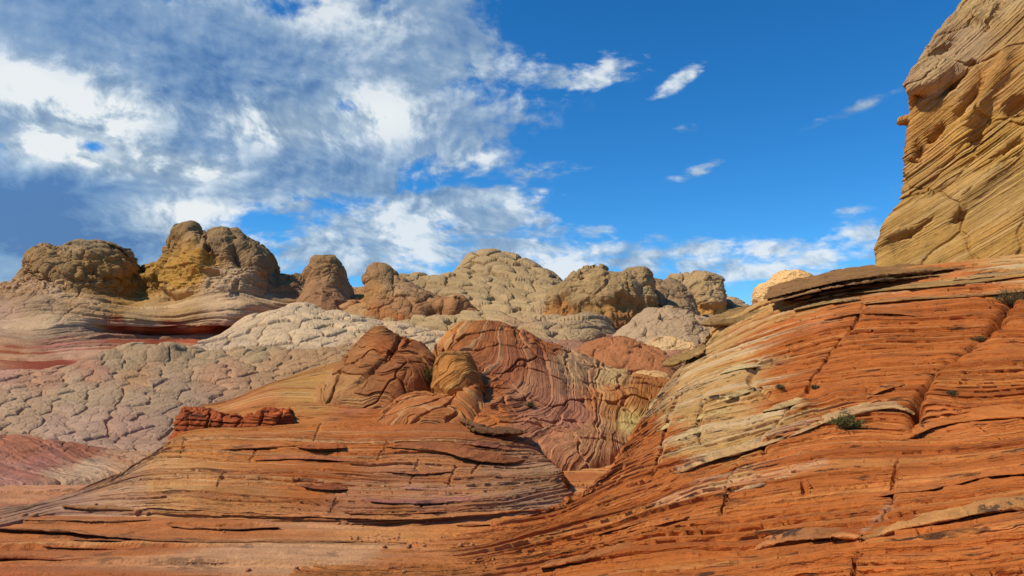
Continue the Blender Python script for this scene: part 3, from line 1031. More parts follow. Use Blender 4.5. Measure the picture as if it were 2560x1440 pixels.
    for k, (pts, over, rise, thick, c, lab) in enumerate([
            ([(1965, 1094), (2000, 1082), (2069, 1054), (2162, 1028), (2245, 1019), (2286, 1036)], 0.17, 18, 0.06, '#c29560', 'pale lip of rock above the green shrub'),
            ([(1688, 1186), (1757, 1158), (1844, 1132), (1900, 1117), (1962, 1096)], 0.15, 16, 0.06, '#bf935c', 'pale lip of rock low on the left of the slope'),
            ([(1920, 1110), (2000, 1075), (2080, 1040), (2170, 1012), (2200, 1008)], 0.07, 10, 0.03, '#c29862', None),
            ([(1856, 1383), (1937, 1357), (2031, 1345), (2106, 1342), (2146, 1345)], 0.10, 26, 0.05, '#ba7640', None),
            ([(2148, 1346), (2190, 1337), (2237, 1323), (2350, 1300), (2500, 1274), (2720, 1256)], 0.12, 26, 0.06, '#c08448', 'long thick lip of rock across the lower right of the slope'),
            ([(2262, 1098), (2350, 1062), (2399, 1053), (2480, 1044), (2720, 1036)], 0.16, 36, 0.09, '#b4682f', None),
            ([(2455, 962), (2510, 947), (2600, 925)], 0.10, 22, 0.05, '#b86c34', None),
            ([(2380, 1212), (2470, 1190), (2560, 1180), (2720, 1166)], 0.08, 22, 0.05, '#b4662e', None),
            ([(2190, 1241), (2237, 1233), (2312, 1225), (2375, 1212)], 0.06, 18, 0.04, '#b06630', None),
            ([(1805, 1237), (1870, 1221), (1937, 1205), (2010, 1181)], 0.09, 18, 0.04, '#bf9464', None),
            ([(1636, 1264), (1724, 1248), (1800, 1231)], 0.08, 16, 0.04, '#bd8350', None),
            ([(1820, 1246), (1850, 1238), (1880, 1231)], 0.07, 12, 0.03, '#b06a34', None),
            ([(1560, 1330), (1640, 1312), (1730, 1290)], 0.07, 16, 0.035, '#b46830', None),
            ([(1350, 1420), (1450, 1400), (1560, 1375), (1640, 1366)], 0.07, 18, 0.035, '#b26a34', None),
            ([(1490, 1335), (1560, 1318), (1625, 1300)], 0.06, 12, 0.03, '#b06630', None),
            ([(1930, 1310), (2000, 1292), (2070, 1284)], 0.05, 14, 0.03, '#ae622c', None),
            ([(2160, 1000), (2210, 975), (2260, 962)], 0.08, 16, 0.04, '#b2682f', None),
            ([(1905, 1030), (1960, 1018), (2015, 1002)], 0.08, 16, 0.04, '#bf9a62', None),
            ([(1770, 1010), (1830, 995), (1885, 975)], 0.09, 16, 0.04, '#c4a468', None),
            ([(1740, 1050), (1790, 1036), (1840, 1018)], 0.09, 16, 0.04, '#c0a060', None),
            ([(1690, 1100), (1730, 1086), (1790, 1068)], 0.09, 16, 0.04, '#c2a46a', None),
            ([(1640, 1080), (1690, 1062), (1730, 1052)], 0.09, 14, 0.04, '#bfa068', None),
            ([(1800, 935), (1850, 922), (1900, 915)], 0.08, 12, 0.04, '#c2a46e', None),
            ([(2060, 800), (2150, 784), (2230, 784), (2330, 794)], 0.06, 10, 0.03, '#a8622e', None),
            ([(2160, 760), (2280, 748), (2400, 742), (2560, 728)], 0.06, 8, 0.03, '#b07a44', None),
            ([(2110, 735), (2250, 722), (2380, 712), (2560, 690)], 0.10, 12, 0.05, '#9c7644', None),
            ([(2290, 722), (2380, 702), (2480, 690), (2600, 676)], 0.10, 12, 0.05, '#a88252', None),
            ([(1985, 775), (2060, 760), (2150, 748)], 0.08, 9, 0.035, '#a88450', None)]):
        lo = mesh_object('ledge', [ledge_on(s, pts, over, rise, thick, c, 430 + k)], MAT['slab'], o)
        if lab:
            lo['label'] = lab
    return o


def plate_body(front, back, thick, nu, nv, seed, col, rag=1.0):
    """thin rock plate between a front lip and a back line (px,py,D), as a closed lens"""
    t = np.linspace(0, 1, nu)

    def line(l):
        a = np.array(l, float)
        k = (a[:, 0] - a[0, 0]) / (a[-1, 0] - a[0, 0])
        return herm(t, k, np.concatenate([W(a[:, 0], a[:, 1], a[:, 2]), a[:, :2]], 1))
    A, B = line(front), line(back)
    half = nv // 2
    v = np.linspace(0, 1, half)
    taper = (np.sin(np.pi * np.clip(t, 0.0, 1)) ** 0.45)[None, :]
    top = B[None] * (1 - v[:, None, None]) + A[None] * v[:, None, None]
    low = A[None] * (1 - v[:, None, None]) + B[None] * v[:, None, None]
    top[..., 2] += thick * 0.35 * np.sin(v * np.pi)[:, None] * taper
    edge = 0.16
    low[..., 2] -= thick * (edge + (1 - edge) * np.sin(np.clip(v * 1.05, 0, 1) * np.pi / 2) ** 0.8)[:, None] * taper
    G = np.concatenate([low[::-1], top[::-1]], 0)
    s = Surf(G[..., :3], G[..., 3:5], G[..., 2].copy())
    p, q, st = s.flat()
    pr, gr, h = layers(p[:, 2] + 0.02 * fbm(p * 2, 3, seed), p, 0.05, seed)
    s.P[..., :2] += (0.16 * rag * fbm(p * np.array([1.6, 1.6, 3.0]) / max(rag, 0.5), 4, seed + 5)).reshape(s.nv, s.nu, 1) * np.array([0.5, 1.0])
    s.push(rag * (0.03 * pr - 0.03 * gr + 0.07 * fbm(p * 2.2 / max(rag, 0.5), 5, seed + 1, 0.6)))
    c = np.tile(srgb(col), (len(p), 1))
    c = c * (1 - 0.22 * sstep(h, 0.5, 0.9))[:, None]
    return finish(s, tint(c, fbm(p * 3, 3, seed), 0.2))


def depth_at(s, px, py):
    """ground distance of a surface at a design place"""
    d = (s.Q[::3, ::3, 0] - px) ** 2 + (s.Q[::3, ::3, 1] - py) ** 2
    k = np.unravel_index(np.argmin(d), d.shape)
    return float(s.P[::3, ::3][k][1])


def ledge_on(s, pts, over, rise, thick, col, seed, nu=260, nv=60):
    """a bed that sticks out of a slope as a lip"""
    pts = np.array(pts, float)
    k = np.linspace(0, 1, 14)
    kk = (pts[:, 0] - pts[0, 0]) / (pts[-1, 0] - pts[0, 0])
    X = np.interp(k, kk, pts[:, 0])
    Y = herm(k, kk, pts[:, 1])
    D0 = np.array([depth_at(s, x, y) for x, y in zip(X, Y)])
    D1 = np.array([depth_at(s, x, y - rise) for x, y in zip(X, Y)])
    w = np.sin(np.pi * np.clip(k, 0.0, 1)) ** 0.5
    front = [(x, y, d - over * ww) for x, y, d, ww in zip(X, Y, D0, w)]
    back = [(x, y - rise * (0.3 + 0.7 * ww), d + 0.10) for x, y, d, ww in zip(X, Y, D1, w)]
    return plate_body(front, back, thick, nu, nv, seed, col, rag=0.35)


def make_slab_plates(slab):
    sh = []
    for k, (dy, dd, x0, x1, th, c) in enumerate([(0, 0.0, 1908, 2440, 0.05, '#8c6438'), (7, 0.12, 1918, 2330, 0.06, '#7c5c36'), (13, -0.06, 1930, 2470, 0.05, '#906a40'), (22, 0.25, 1960, 2380, 0.06, '#8a6438'), (33, 0.2, 2010, 2480, 0.05, '#a07848')]):
        lip = [(1908, 748, 13.2), (1935, 741, 12.9), (1990, 727, 12.6), (2080, 706, 12.4), (2180, 690, 12.3), (2280, 680, 12.3), (2400, 672, 12.4), (2480, 667, 12.6)]
        bk = [(1930, 718, 15.5), (1975, 702, 15.6), (2060, 682, 15.4), (2150, 665, 15.0), (2260, 658, 14.6), (2350, 656, 14.3), (2430, 657, 14.0), (2490, 659, 13.7)]
        A, B = np.array(lip), np.array(bk)
        xs = np.linspace(x0, x1, 9)
        f = [(x, np.interp(x, A[:, 0], A[:, 1]) + dy, np.interp(x, A[:, 0], A[:, 2]) + dd) for x in xs]
        g2 = [(x + 16, np.interp(x + 16, B[:, 0], B[:, 1]) + dy * 0.9, np.interp(x, B[:, 0], B[:, 2])) for x in xs]
        sh.append(plate_body(f, g2, th, 480, 60, 401 + k * 31, c, rag=0.8))
    o = mesh_object('ledge', sh, MAT['varnish'], slab)
    o['label'] = 'dark overhanging ledge along the top of the slope'
    c = plate_body([(1752, 812, 15.0), (1790, 808, 14.4), (1830, 806, 14.1), (1880, 795, 13.9), (1945, 770, 13.7)],
                   [(1790, 790, 17.2), (1830, 772, 17.2), (1870, 764, 16.8), (1910, 755, 16.0), (1955, 745, 15.2)], 0.16, 240, 80, 403, '#94703f')
    o = mesh_object('ledge', [c], MAT['varnish'], slab)
    o['label'] = 'short dark ledge at the upper left edge of the slope'
    c = plate_body([(1655, 912, 13.2), (1690, 908, 12.9), (1720, 898, 12.7), (1760, 880, 12.7)],
                   [(1680, 896, 15.0), (1705, 880, 15.0), (1735, 872, 14.7), (1770, 862, 14.2)], 0.12, 160, 70, 404, '#987440')
    o = mesh_object('ledge', [c], MAT['varnish'], slab)
    o['label'] = 'small mossy brown ledge low on the left edge of the slope'


# ------------------------------------------------------------------ the tall cliff, upper right
def make_cliff():
    rows = [
        [(2180, 700, 14.2), (2300, 700, 13.6), (2560, 690, 12.6), (2900, 670, 11.4)],
        [(2195, 650, 14.6), (2280, 640, 14.2), (2400, 640, 13.6), (2560, 640, 12.9), (2900, 620, 11.8)],
        [(2208, 598, 15.0), (2280, 590, 14.6), (2400, 580, 14.0), (2560, 570, 13.2), (2900, 540, 12.0)],
        [(2216, 560, 15.2), (2300, 530, 14.8), (2400, 500, 14.3), (2560, 480, 13.5), (2900, 430, 12.2)],
        [(2258, 505, 15.5), (2330, 470, 15.1), (2420, 430, 14.6), (2560, 400, 13.9), (2900, 340, 12.5)],
        [(2265, 430, 15.8), (2340, 400, 15.4), (2430, 350, 14.9), (2560, 310, 14.2), (2900, 230, 12.8)],
        [(2272, 340, 16.0), (2340, 320, 15.6), (2430, 270, 15.1), (2560, 220, 14.5), (2900, 120, 13.1)],
        [(2280, 262, 15.9), (2350, 245, 15.6), (2430, 200, 15.2), (2560, 130, 14.7), (2900, 20, 13.4)],
        [(2258, 212, 15.7), (2340, 190, 15.6), (2430, 130, 15.4), (2560, 60, 15.0), (2900, -80, 13.8)],
        [(2292, 160, 16.2), (2370, 120, 16.0), (2450, 60, 15.8), (2560, 0, 15.4), (2900, -150, 14.2)],
        [(2345, 85, 16.7), (2400, 60, 16.5), (2470, 10, 16.3), (2600, -60, 16.0), (2900, -220, 14.8)],
        [(2392, 25, 17.2), (2430, 0, 17.0), (2500, -50, 16.8), (2640, -120, 16.6), (2900, -280, 15.4)],
        [(2425, -80, 17.8), (2480, -100, 17.6), (2560, -140, 17.4), (2700, -220, 17.2), (2900, -350, 16.2)],
        [(2500, -180, 18.6), (2560, -200, 18.6), (2640, -240, 18.6), (2750, -300, 18.4), (2950, -420, 17.4)],
    ]
    s = patch(rows, 560, 1150, wrapL=[(0.10, 0.4, 0.0), (0.7, 1.6, 0.0), (2.5, 5.0, 0.0)], back=[(2, 0.1), (5, -1)])
    p, q, _ = s.flat()
    sf = tps([(2195, 655), (2400, 655), (2560, 650), (2900, 640), (2215, 630), (2300, 590), (2380, 530), (2560, 400), (2800, 240), (2260, 505), (2400, 410), (2560, 290), (2265, 400), (2400, 290), (2560, 150), (2275, 290), (2420, 180), (2560, 30), (2258, 215), (2400, 110), (2560, -40), (2480, 560), (2400, 610), (2900, 480)],
             [0, 0, 0, 0, .9, .9, .9, .9, .9, 2.0, 2.0, 2.0, 3.1, 3.1, 3.1, 4.2, 4.2, 4.2, 5, 5, 5, .55, .4, .5], reg=0.01)
    st0 = sf(q)
    st = st0
    qw = q + 9 * np.stack([fbm(p * 1.6, 3, 61), fbm(p * 1.6, 3, 62)], -1)
    d = 0.16 * fbm(p * 0.45, 4, 22) + 0.06 * ridged(p * 0.9, 3, 23)
    # hollows weathered into the face
    for (x, y, rx, ry, rot, dp) in [(2382, 212, 34, 10, 42, 0.75), (2420, 162, 12, 8, 30, 0.5), (2545, 262, 36, 11, 25, 0.6), (2345, 330, 30, 13, 45, 0.45), (2300, 375, 16, 22, 10, 0.35),
                                    (2290, 405, 22, 8, 0, 0.35), (2420, 255, 50, 14, 60, 0.4), (2405, 540, 26, 7, 35, 0.4), (2350, 480, 36, 5, 35, 0.2), (2295, 255, 26, 8, 30, 0.35),
                                    (2455, 330, 60, 14, 62, 0.3), (2280, 590, 60, 7, 38, 0.35), (2490, 440, 90, 7, 38, 0.35), (2500, 390, 70, 6, 38, 0.2), (2480, 40, 40, 9, 60, 0.35), (2450, 40, 30, 8, 40, 0.2),
                                    (2540, 370, 30, 7, 40, 0.3), (2360, 120, 40, 6, 40, 0.2), (2330, 345, 12, 7, 40, 0.3)]:
        d -= 0.7 * dp * dent(q + 14 * np.stack([fbm(p * 1.6, 4, 61, 0.6), fbm(p * 1.6, 4, 62, 0.6)], -1), x, y, rx, ry, rot)
    for (x, y, rx, ry, rot, dp) in [(2450, 290, 60, 22, 60, 0.25), (2330, 200, 60, 18, 35, 0.22), (2240, 610, 40, 16, 40, 0.18), (2500, 180, 60, 24, 60, 0.2), (2470, 470, 90, 20, 35, 0.2)]:
        d += dp * dent(qw, x, y, rx, ry, rot)
    s.push(d)
    # the little nose of rock on the skyline
    dn = dent(q, 2258, 297, 14, 9, 0) * (q[:, 0] < 2300)
    P = s.P.reshape(-1, 3)
    P[:, 0] -= 0.24 * np.clip(dn * 2.2, 0, 1)
    s.P = P.reshape(s.nv, s.nu, 3)
    p = s.P.reshape(-1, 3)
    st = (p[:, 2] - 3.2) - (0.50 + 0.055 * (p[:, 2] - 3.2)) * (p[:, 0] - 7.8) + 0.18 * (p[:, 1] - 15) + 0.045 * fbm(p * 0.5, 3, 2)
    s.strat = st.reshape(s.nv, s.nu)
    pr, gr, h = layers(st, p, 0.16, 41)
    pr2, gr2, h2 = layers(st + 0.008 * fbm(p * 2, 3, 5), p, 0.05, 42)
    rough = sstep(st0 + 0.25 * fbm(p * 0.8, 3, 7), 4.4, 4.9)
    d = (0.055 * pr - 0.06 * gr) * (0.25 + 0.75 * sstep(fbm(p * 0.55, 3, 18), -0.25, 0.3)) + (0.020 * pr2 - 0.026 * gr2) * (0.5 + 0.5 * sstep(fbm(p * 0.4, 2, 8), -0.3, 0.3))
    d += rough * 0.10 * fbm(p * 2.3, 4, 9) + 0.045 * fbm(p * 2.4, 5, 10, 0.6)
    e_, c_ = cells(p * np.array([0.5, 0.5, 0.35]) + 0.3 * np.stack([fbm(p * 0.7, 3, 81), fbm(p * 0.7, 3, 82), fbm(p * 0.7, 3, 83)], -1), 84)
    d += 0.12 * (c_ - 0.5) * sstep(e_, 0.0, 0.12) - 0.05 * (1 - sstep(e_, 0.0, 0.03))
    s.push(d, lip=0.8)
    col = zones(q, [(2500, 620, 80, '#b58a48'), (2300, 620, 80, '#b98f4c'), (2450, 500, 80, '#b59053'), (2350, 450, 60, '#b88f50'), (2300, 370, 50, '#bd8b4a'), (2480, 350, 80, '#bd9146'), (2560, 200, 80, '#b58748'),
                    (2330, 290, 40, '#b98a48'), (2330, 190, 50, '#b99a6c'), (2400, 100, 60, '#ae9068'), (2480, 0, 80, '#b79866'), (2290, 190, 40, '#a88662'), (2560, 60, 60, '#b58e54')], p, 20, 0.8)
    col = mixto(col, '#8d6428', sstep(h, 0.55, 0.95) * 0.35)
    col = mixto(col, '#cfae78', sstep(h2, 0.7, 0.95) * 0.35)
    col = col * np.array([1.05, 1.0, 0.93])
    finish(s, tint(col, fbm(p * 1.2, 4, 3), 0.12))
    o = mesh_object('cliff', [s], MAT['cliff'])
    tag(o, 'tall tan sandstone cliff with weathered hollows, rising above the slope at upper right', 'cliff')


# ------------------------------------------------------------------ the layered terrace in the middle front
def make_terrace():
    rows = [
        [(-300, 1305, 7.0), (0, 1292, 7.25), (150, 1268, 7.75), (337, 1274, 7.7), (637, 1285, 7.4), (957, 1296, 7.15), (1137, 1290, 7.3), (1300, 1278, 7.55), (1440, 1262, 7.9)],
        [(-300, 1292, 7.1), (0, 1278, 7.5), (160, 1248, 8.1), (350, 1228, 8.25), (640, 1238, 8.0), (957, 1252, 7.75), (1137, 1255, 7.75), (1300, 1243, 8.0), (1412, 1215, 8.6)],
        [(-300, 1285, 7.4), (20, 1268, 7.8), (200, 1228, 8.6), (380, 1180, 9.3), (640, 1185, 9.0), (957, 1195, 8.7), (1137, 1200, 8.7), (1300, 1198, 8.9), (1405, 1185, 9.3)],
        [(-300, 1280, 7.6), (50, 1260, 8), (250, 1212, 9), (400, 1140, 10.1), (640, 1140, 9.8), (957, 1145, 9.5), (1137, 1150, 9.5), (1280, 1155, 9.8), (1375, 1152, 10.3)],
        [(-300, 1275, 7.8), (80, 1250, 8.4), (300, 1192, 9.6), (425, 1102, 11.1), (640, 1092, 10.9), (957, 1092, 10.6), (1137, 1092, 10.6), (1260, 1105, 10.9), (1335, 1120, 11.3)],
        [(-300, 1268, 8), (100, 1240, 8.7), (330, 1178, 10.2), (450, 1085, 12), (700, 1055, 12.3), (957, 1040, 12.6), (1100, 1045, 12.4), (1200, 1065, 12.0), (1300, 1090, 12)],
        [(-300, 1260, 8.3), (120, 1234, 9), (365, 1165, 10.8), (460, 1040, 13.3), (560, 1015, 13.8), (700, 975, 14.3), (850, 985, 14.0), (1000, 1000, 13.8), (1290, 1050, 13.2)],
        [(-300, 1255, 8.6), (140, 1230, 9.3), (380, 1155, 11.3), (475, 1030, 14.2), (580, 1000, 14.8), (720, 945, 15.5), (850, 905, 16.3), (1000, 880, 16.8), (1290, 1000, 15)],
    ]
    s = patch(rows, 1350, 620, wrapR=[(0.02, 0.25, -0.07), (0.06, 0.9, -0.3)], back=[(0.6, -0.25), (2.5, -2.0)], front=(-0.15, -0.25))
    p, q, st = s.flat()
    st = st + 0.05 * fbm(p * np.array([0.3, 0.9, 0.9]), 4, 2) + 0.012 * fbm(p * 3, 3, 3)
    s.strat = st.reshape(s.nv, s.nu)
    qw = q + 6 * np.stack([fbm(p * 3, 3, 61), fbm(p * 3, 3, 62)], -1)
    d = 0.05 * fbm(p * 0.9, 3, 21)
    lipd = np.zeros(len(p))
    for line, up, dn, am, cu in [
            ([(560, 1284), (800, 1289), (957, 1297), (1137, 1289), (1300, 1277), (1430, 1266)], 14, 8, 0.05, 0.09),
            ([(150, 1262), (337, 1273), (560, 1283)], 10, 6, 0.03, 0.04),
            ([(960, 1115), (1100, 1125), (1180, 1145), (1290, 1150), (1340, 1135)], 30, 12, 0.10, 0.10),
            ([(740, 1115), (800, 1120), (865, 1118)], 14, 7, 0.07, 0.08),
            ([(400, 1128), (600, 1120), (760, 1112)], 16, 6, 0.03, 0.03),
            ([(740, 1212), (800, 1222), (866, 1222)], 14, 7, 0.06, 0.08),
            ([(600, 1180), (760, 1178), (900, 1190), (1040, 1180)], 14, 7, 0.03, 0.04),
            ([(350, 1238), (480, 1236), (620, 1246)], 12, 6, 0.03, 0.03)]:
        r, side, t = polydist(qw, line)
        end = sstep(t, 0.0, 0.08) * (1 - sstep(t, 0.92, 1.0))
        lipd += ledge_profile(-r * side, up, dn, am * 0.6, cu * 0.45) * end * (r < 100)
    # joints across the beds
    for k, (x, y0, y1) in enumerate([(1040, 1150, 1205), (1077, 1220, 1245), (1135, 1160, 1215), (1055, 1255, 1280), (880, 1135, 1190), (960, 1100, 1140), (1195, 1150, 1180), (720, 1200, 1240), (640, 1110, 1150), (560, 1180, 1215), (1170, 1240, 1262), (480, 1100, 1135), (800, 1060, 1100), (1270, 1090, 1150), (840, 1240, 1275)]):
        r, side, t = polydist(qw, [(x + 6, y0), (x - 14, y1)])
        d -= 0.022 * np.exp(-(r / 2.5) ** 2) * (k % 3 != 1)
    s.push(d)
    s.push(np.maximum(lipd, 0) * 0.4)
    s.P[..., 2] -= (0.06 * (1 - sstep(q[:, 0], 40, 330)) + 0.12 * (1 - sstep(q[:, 0], -250, 60))).reshape(s.nv, s.nu)
    fade = 1 - 0.65 * (1 - sstep(q[:, 1], 990, 1060))
    fade = fade * (0.2 + 0.8 * sstep(q[:, 0], 150, 420))
    pr, gr, h = layers(st, p, 0.075, 111)
    pr2, gr2, h2 = layers(st, p, 0.028, 112)
    pr3, gr3, h3 = layers(st + 0.004 * fbm(p * 8, 2, 4), p, 0.016, 113, 0.4)
    d = (0.034 * pr - 0.042 * gr + 0.012 * pr2 - 0.016 * gr2 + 0.004 * pr3 - 0.004 * gr3) * fade + 0.006 * fbm(p * 9, 4, 15)
    s.push(d, lip=0.9)
    col = zones(q, [(700, 1110, 90, '#bd6a34'), (500, 1120, 60, '#c4763e'), (950, 1060, 90, '#b8622f'), (1100, 1080, 70, '#a85c30'), (800, 1180, 90, '#b5612f'), (1100, 1180, 70, '#ba7044'), (1250, 1220, 70, '#b87a56'),
                    (1050, 1235, 80, '#bf7c58'), (1370, 1190, 40, '#b8805c'), (900, 1250, 80, '#b9744f'), (450, 1200, 70, '#cb8a58'), (300, 1220, 60, '#c58b6a'), (150, 1250, 60, '#c28a70'), (600, 1250, 80, '#ba7444'), (1000, 1285, 60, '#a6673a'),
                    (600, 1015, 80, '#c07440'), (800, 960, 90, '#c08246'), (900, 1000, 60, '#c4714a'), (1300, 1250, 50, '#b58064')], p, 16, 1.0)
    col = mixto(col, '#94451f', sstep(h, 0.5, 0.92) * 0.45)
    col = mixto(col, '#d3a074', sstep(h2, 0.72, 0.95) * 0.45)
    col = col * np.array([0.98, 1.12, 1.0])
    finish(s, tint(col, fbm(p * 1.7, 4, 3), 0.13))
    o = mesh_object('rock_terrace', [s], MAT['terrace'])
    tag(o, 'broad orange and pink rock terrace of fine level layers in the centre foreground', 'rock terrace')
    for k, (pts, over, rise, thick, c) in enumerate([
            ([(556, 1286), (700, 1289), (860, 1294), (957, 1298), (1137, 1290), (1300, 1278), (1428, 1266)], 0.07, 12, 0.035, '#b0703e'),
            ([(860, 1281), (1000, 1284), (1150, 1276), (1260, 1270)], 0.07, 10, 0.03, '#a8653a'),
            ([(150, 1266), (337, 1276), (450, 1280), (550, 1285)], 0.05, 8, 0.025, '#b07a4a'),
            ([(960, 1117), (1040, 1122), (1100, 1127), (1180, 1147), (1270, 1156), (1330, 1146)], 0.22, 28, 0.08, '#9a5a30'),
            ([(742, 1117), (800, 1121), (866, 1119)], 0.16, 14, 0.06, '#b0602c'),
            ([(420, 1128), (520, 1126), (620, 1120), (735, 1115)], 0.10, 12, 0.04, '#b46c38'),
            ([(742, 1214), (800, 1223), (868, 1223)], 0.12, 14, 0.05, '#8c4a26'),
            ([(560, 1184), (700, 1181), (800, 1186), (930, 1196)], 0.07, 10, 0.03, '#b06a3a'),
            ([(960, 1178), (1040, 1184), (1130, 1178)], 0.06, 10, 0.03, '#a86840'),
            ([(350, 1242), (480, 1240), (620, 1249)], 0.06, 10, 0.03, '#b47244'),
            ([(640, 1150), (760, 1146), (900, 1156)], 0.06, 10, 0.03, '#b2683a'),
            ([(1000, 1222), (1120, 1226), (1250, 1222), (1350, 1204)], 0.06, 10, 0.03, '#b47c60'),
            ([(900, 1250), (1040, 1258), (1160, 1252), (1300, 1236)], 0.06, 10, 0.03, '#b07058'),
            ([(1150, 1108), (1220, 1116), (1290, 1128)], 0.10, 14, 0.04, '#9a5c3c')]):
        mesh_object('ledge', [ledge_on(s, pts, over, rise, thick, c, 480 + k)], MAT['terrace'], o)
    # the low red scarp standing on it
    sc = patch([[(430, 1100, 11.6), (520, 1098, 11.6), (600, 1098, 11.65), (690, 1096, 11.7), (735, 1090, 11.9)],
                [(438, 1082, 11.85), (520, 1080, 11.8), (600, 1082, 11.85), (690, 1078, 11.85), (732, 1072, 12.05)],
                [(446, 1056, 11.95), (515, 1058, 11.88), (590, 1062, 11.95), (680, 1054, 11.9), (728, 1048, 12.1)],
                [(454, 1034, 12.05), (500, 1038, 11.98), (560, 1048, 12.05), (620, 1044, 12.05), (670, 1036, 12.0), (724, 1032, 12.15)],
                [(460, 1026, 12.3), (505, 1032, 12.3), (565, 1042, 12.35), (622, 1038, 12.35), (672, 1029, 12.3), (722, 1027, 12.4)]], 520, 200,
               wrapL=[(0.02, 0.4, -0.05), (0.3, 1.2, -0.3)], wrapR=[(-0.01, 0.3, -0.05), (-0.2, 1.0, -0.2)], back=[(0.9, -0.06), (2.0, -0.5)])
    pp, qq, ss = sc.flat()
    st2 = pp[:, 2] + 0.05 * pp[:, 0] + 0.02 * fbm(pp * 2, 3, 7)
    sc.strat = st2.reshape(sc.nv, sc.nu)
    dd = 0.10 * fbm(pp * 1.7, 4, 8, 0.6) + 0.03 * facets(pp, 0.28, 93)
    qn = qq + 4 * np.stack([fbm(pp * 5, 3, 61), fbm(pp * 5, 3, 62)], -1)
    for ln, dp in [([(528, 1030), (518, 1060), (498, 1100)], 0.10), ([(606, 1036), (590, 1066), (572, 1100)], 0.07), ([(662, 1028), (648, 1062), (628, 1100)], 0.10), ([(478, 1030), (470, 1100)], 0.05), ([(556, 1040), (540, 1100)], 0.04), ([(700, 1030), (684, 1100)], 0.05)]:
        r, side, t = polydist(qn, ln)
        dd -= 0.55 * dp * np.exp(-(r / 3.0) ** 2) * (0.4 + vnoise(pp * 4, 55))
        dd += 0.012 * side * np.exp(-(r / 22) ** 2)
    pr, gr, h = layers(st2, pp, 0.045, 130)
    pr2, gr2, h2 = layers(st2, pp, 0.016, 131)
    sc.push(dd + 0.045 * pr - 0.05 * gr + 0.010 * pr2 - 0.012 * gr2 + 0.010 * fbm(pp * 12, 3, 9), lip=0.5)
    c = mixto(np.tile(srgb('#b35a2a'), (len(pp), 1)), '#8c4420', sstep(h, 0.4, 0.9) * 0.5)
    finish(sc, tint(c, fbm(pp * 3, 3, 5), 0.15))
    blocks = [sc]
    ob = mesh_object('scarp', blocks, MAT['terrace'], o)
    ob['label'] = 'low dark red jointed scarp on the terrace'
    lg = plate_body([(1168, 1068, 11.2), (1200, 1080, 10.9), (1250, 1084, 10.8), (1312, 1082, 10.9)], [(1150, 1046, 12.0), (1190, 1052, 11.8), (1240, 1066, 11.6), (1318, 1078, 11.4)], 0.05, 160, 60, 405, '#7a5230')
    ol = mesh_object('ledge', [lg], MAT['varnish'], o)
    ol['label'] = 'dark mossy lip of rock jutting out at the right end of the terrace'


# ------------------------------------------------------------------ the contorted red rocks behind the terrace
def swirl_relief(s, st, thick, amp, seed, base, dark, pale, spots=None, lump=0.12):
    p, q, _ = s.flat()
    s.strat = st.reshape(s.nv, s.nu)
    s.push(lump * fbm(p * 0.7, 4, seed + 3))
    pr, gr, h = layers(st, p, thick * (2.2 if spots and len(spots) > 10 else 1.5), seed, 0.9)
    pr2, gr2, h2 = layers(st + 0.012 * fbm(p * 4, 3, seed + 8), p, thick * 0.5, seed + 1)
    vis = sstep(fbm(p * 0.8, 3, seed + 6), -0.3, 0.35)
    # joints across the beds
    f1, f2, cid = voro(p * np.array([0.9, 0.9, 0.55]) + 0.35 * np.stack([fbm(p * 1.1, 3, seed + 11), fbm(p * 1.1, 3, seed + 12), fbm(p * 1.1, 3, seed + 13)], -1), seed + 14)
    jn = 1 - sstep(f2 - f1, 0.0, 0.05)
    d = amp * (0.9 * pr - 1.1 * gr) * (0.35 + 0.65 * vis) + amp * (0.42 * pr2 - 0.55 * gr2) * (0.3 + 0.7 * (1 - vis))
    s.push(d - amp * 1.1 * jn + amp * 0.5 * (cid - 0.5) + 0.030 * fbm(p * 2.6, 4, seed + 4) + 0.010 * fbm(p * 9, 3, seed + 7), lip=0.7)
    col = zones(q, spots, p, 14, 1.0) if spots else np.tile(srgb(base), (len(p), 1))
    col = mixto(col, dark, sstep(h, 0.5, 0.95) * 0.4)
    col = mixto(col, pale, sstep(h2, 0.7, 0.95) * 0.35)
    col = col * (np.array([1.08, 1.13, 0.76]) if spots and len(spots) > 10 else np.array([0.98, 1.06, 0.88]))
    return finish(s, tint(col, fbm(p * 1.6, 4, seed + 5), 0.14))


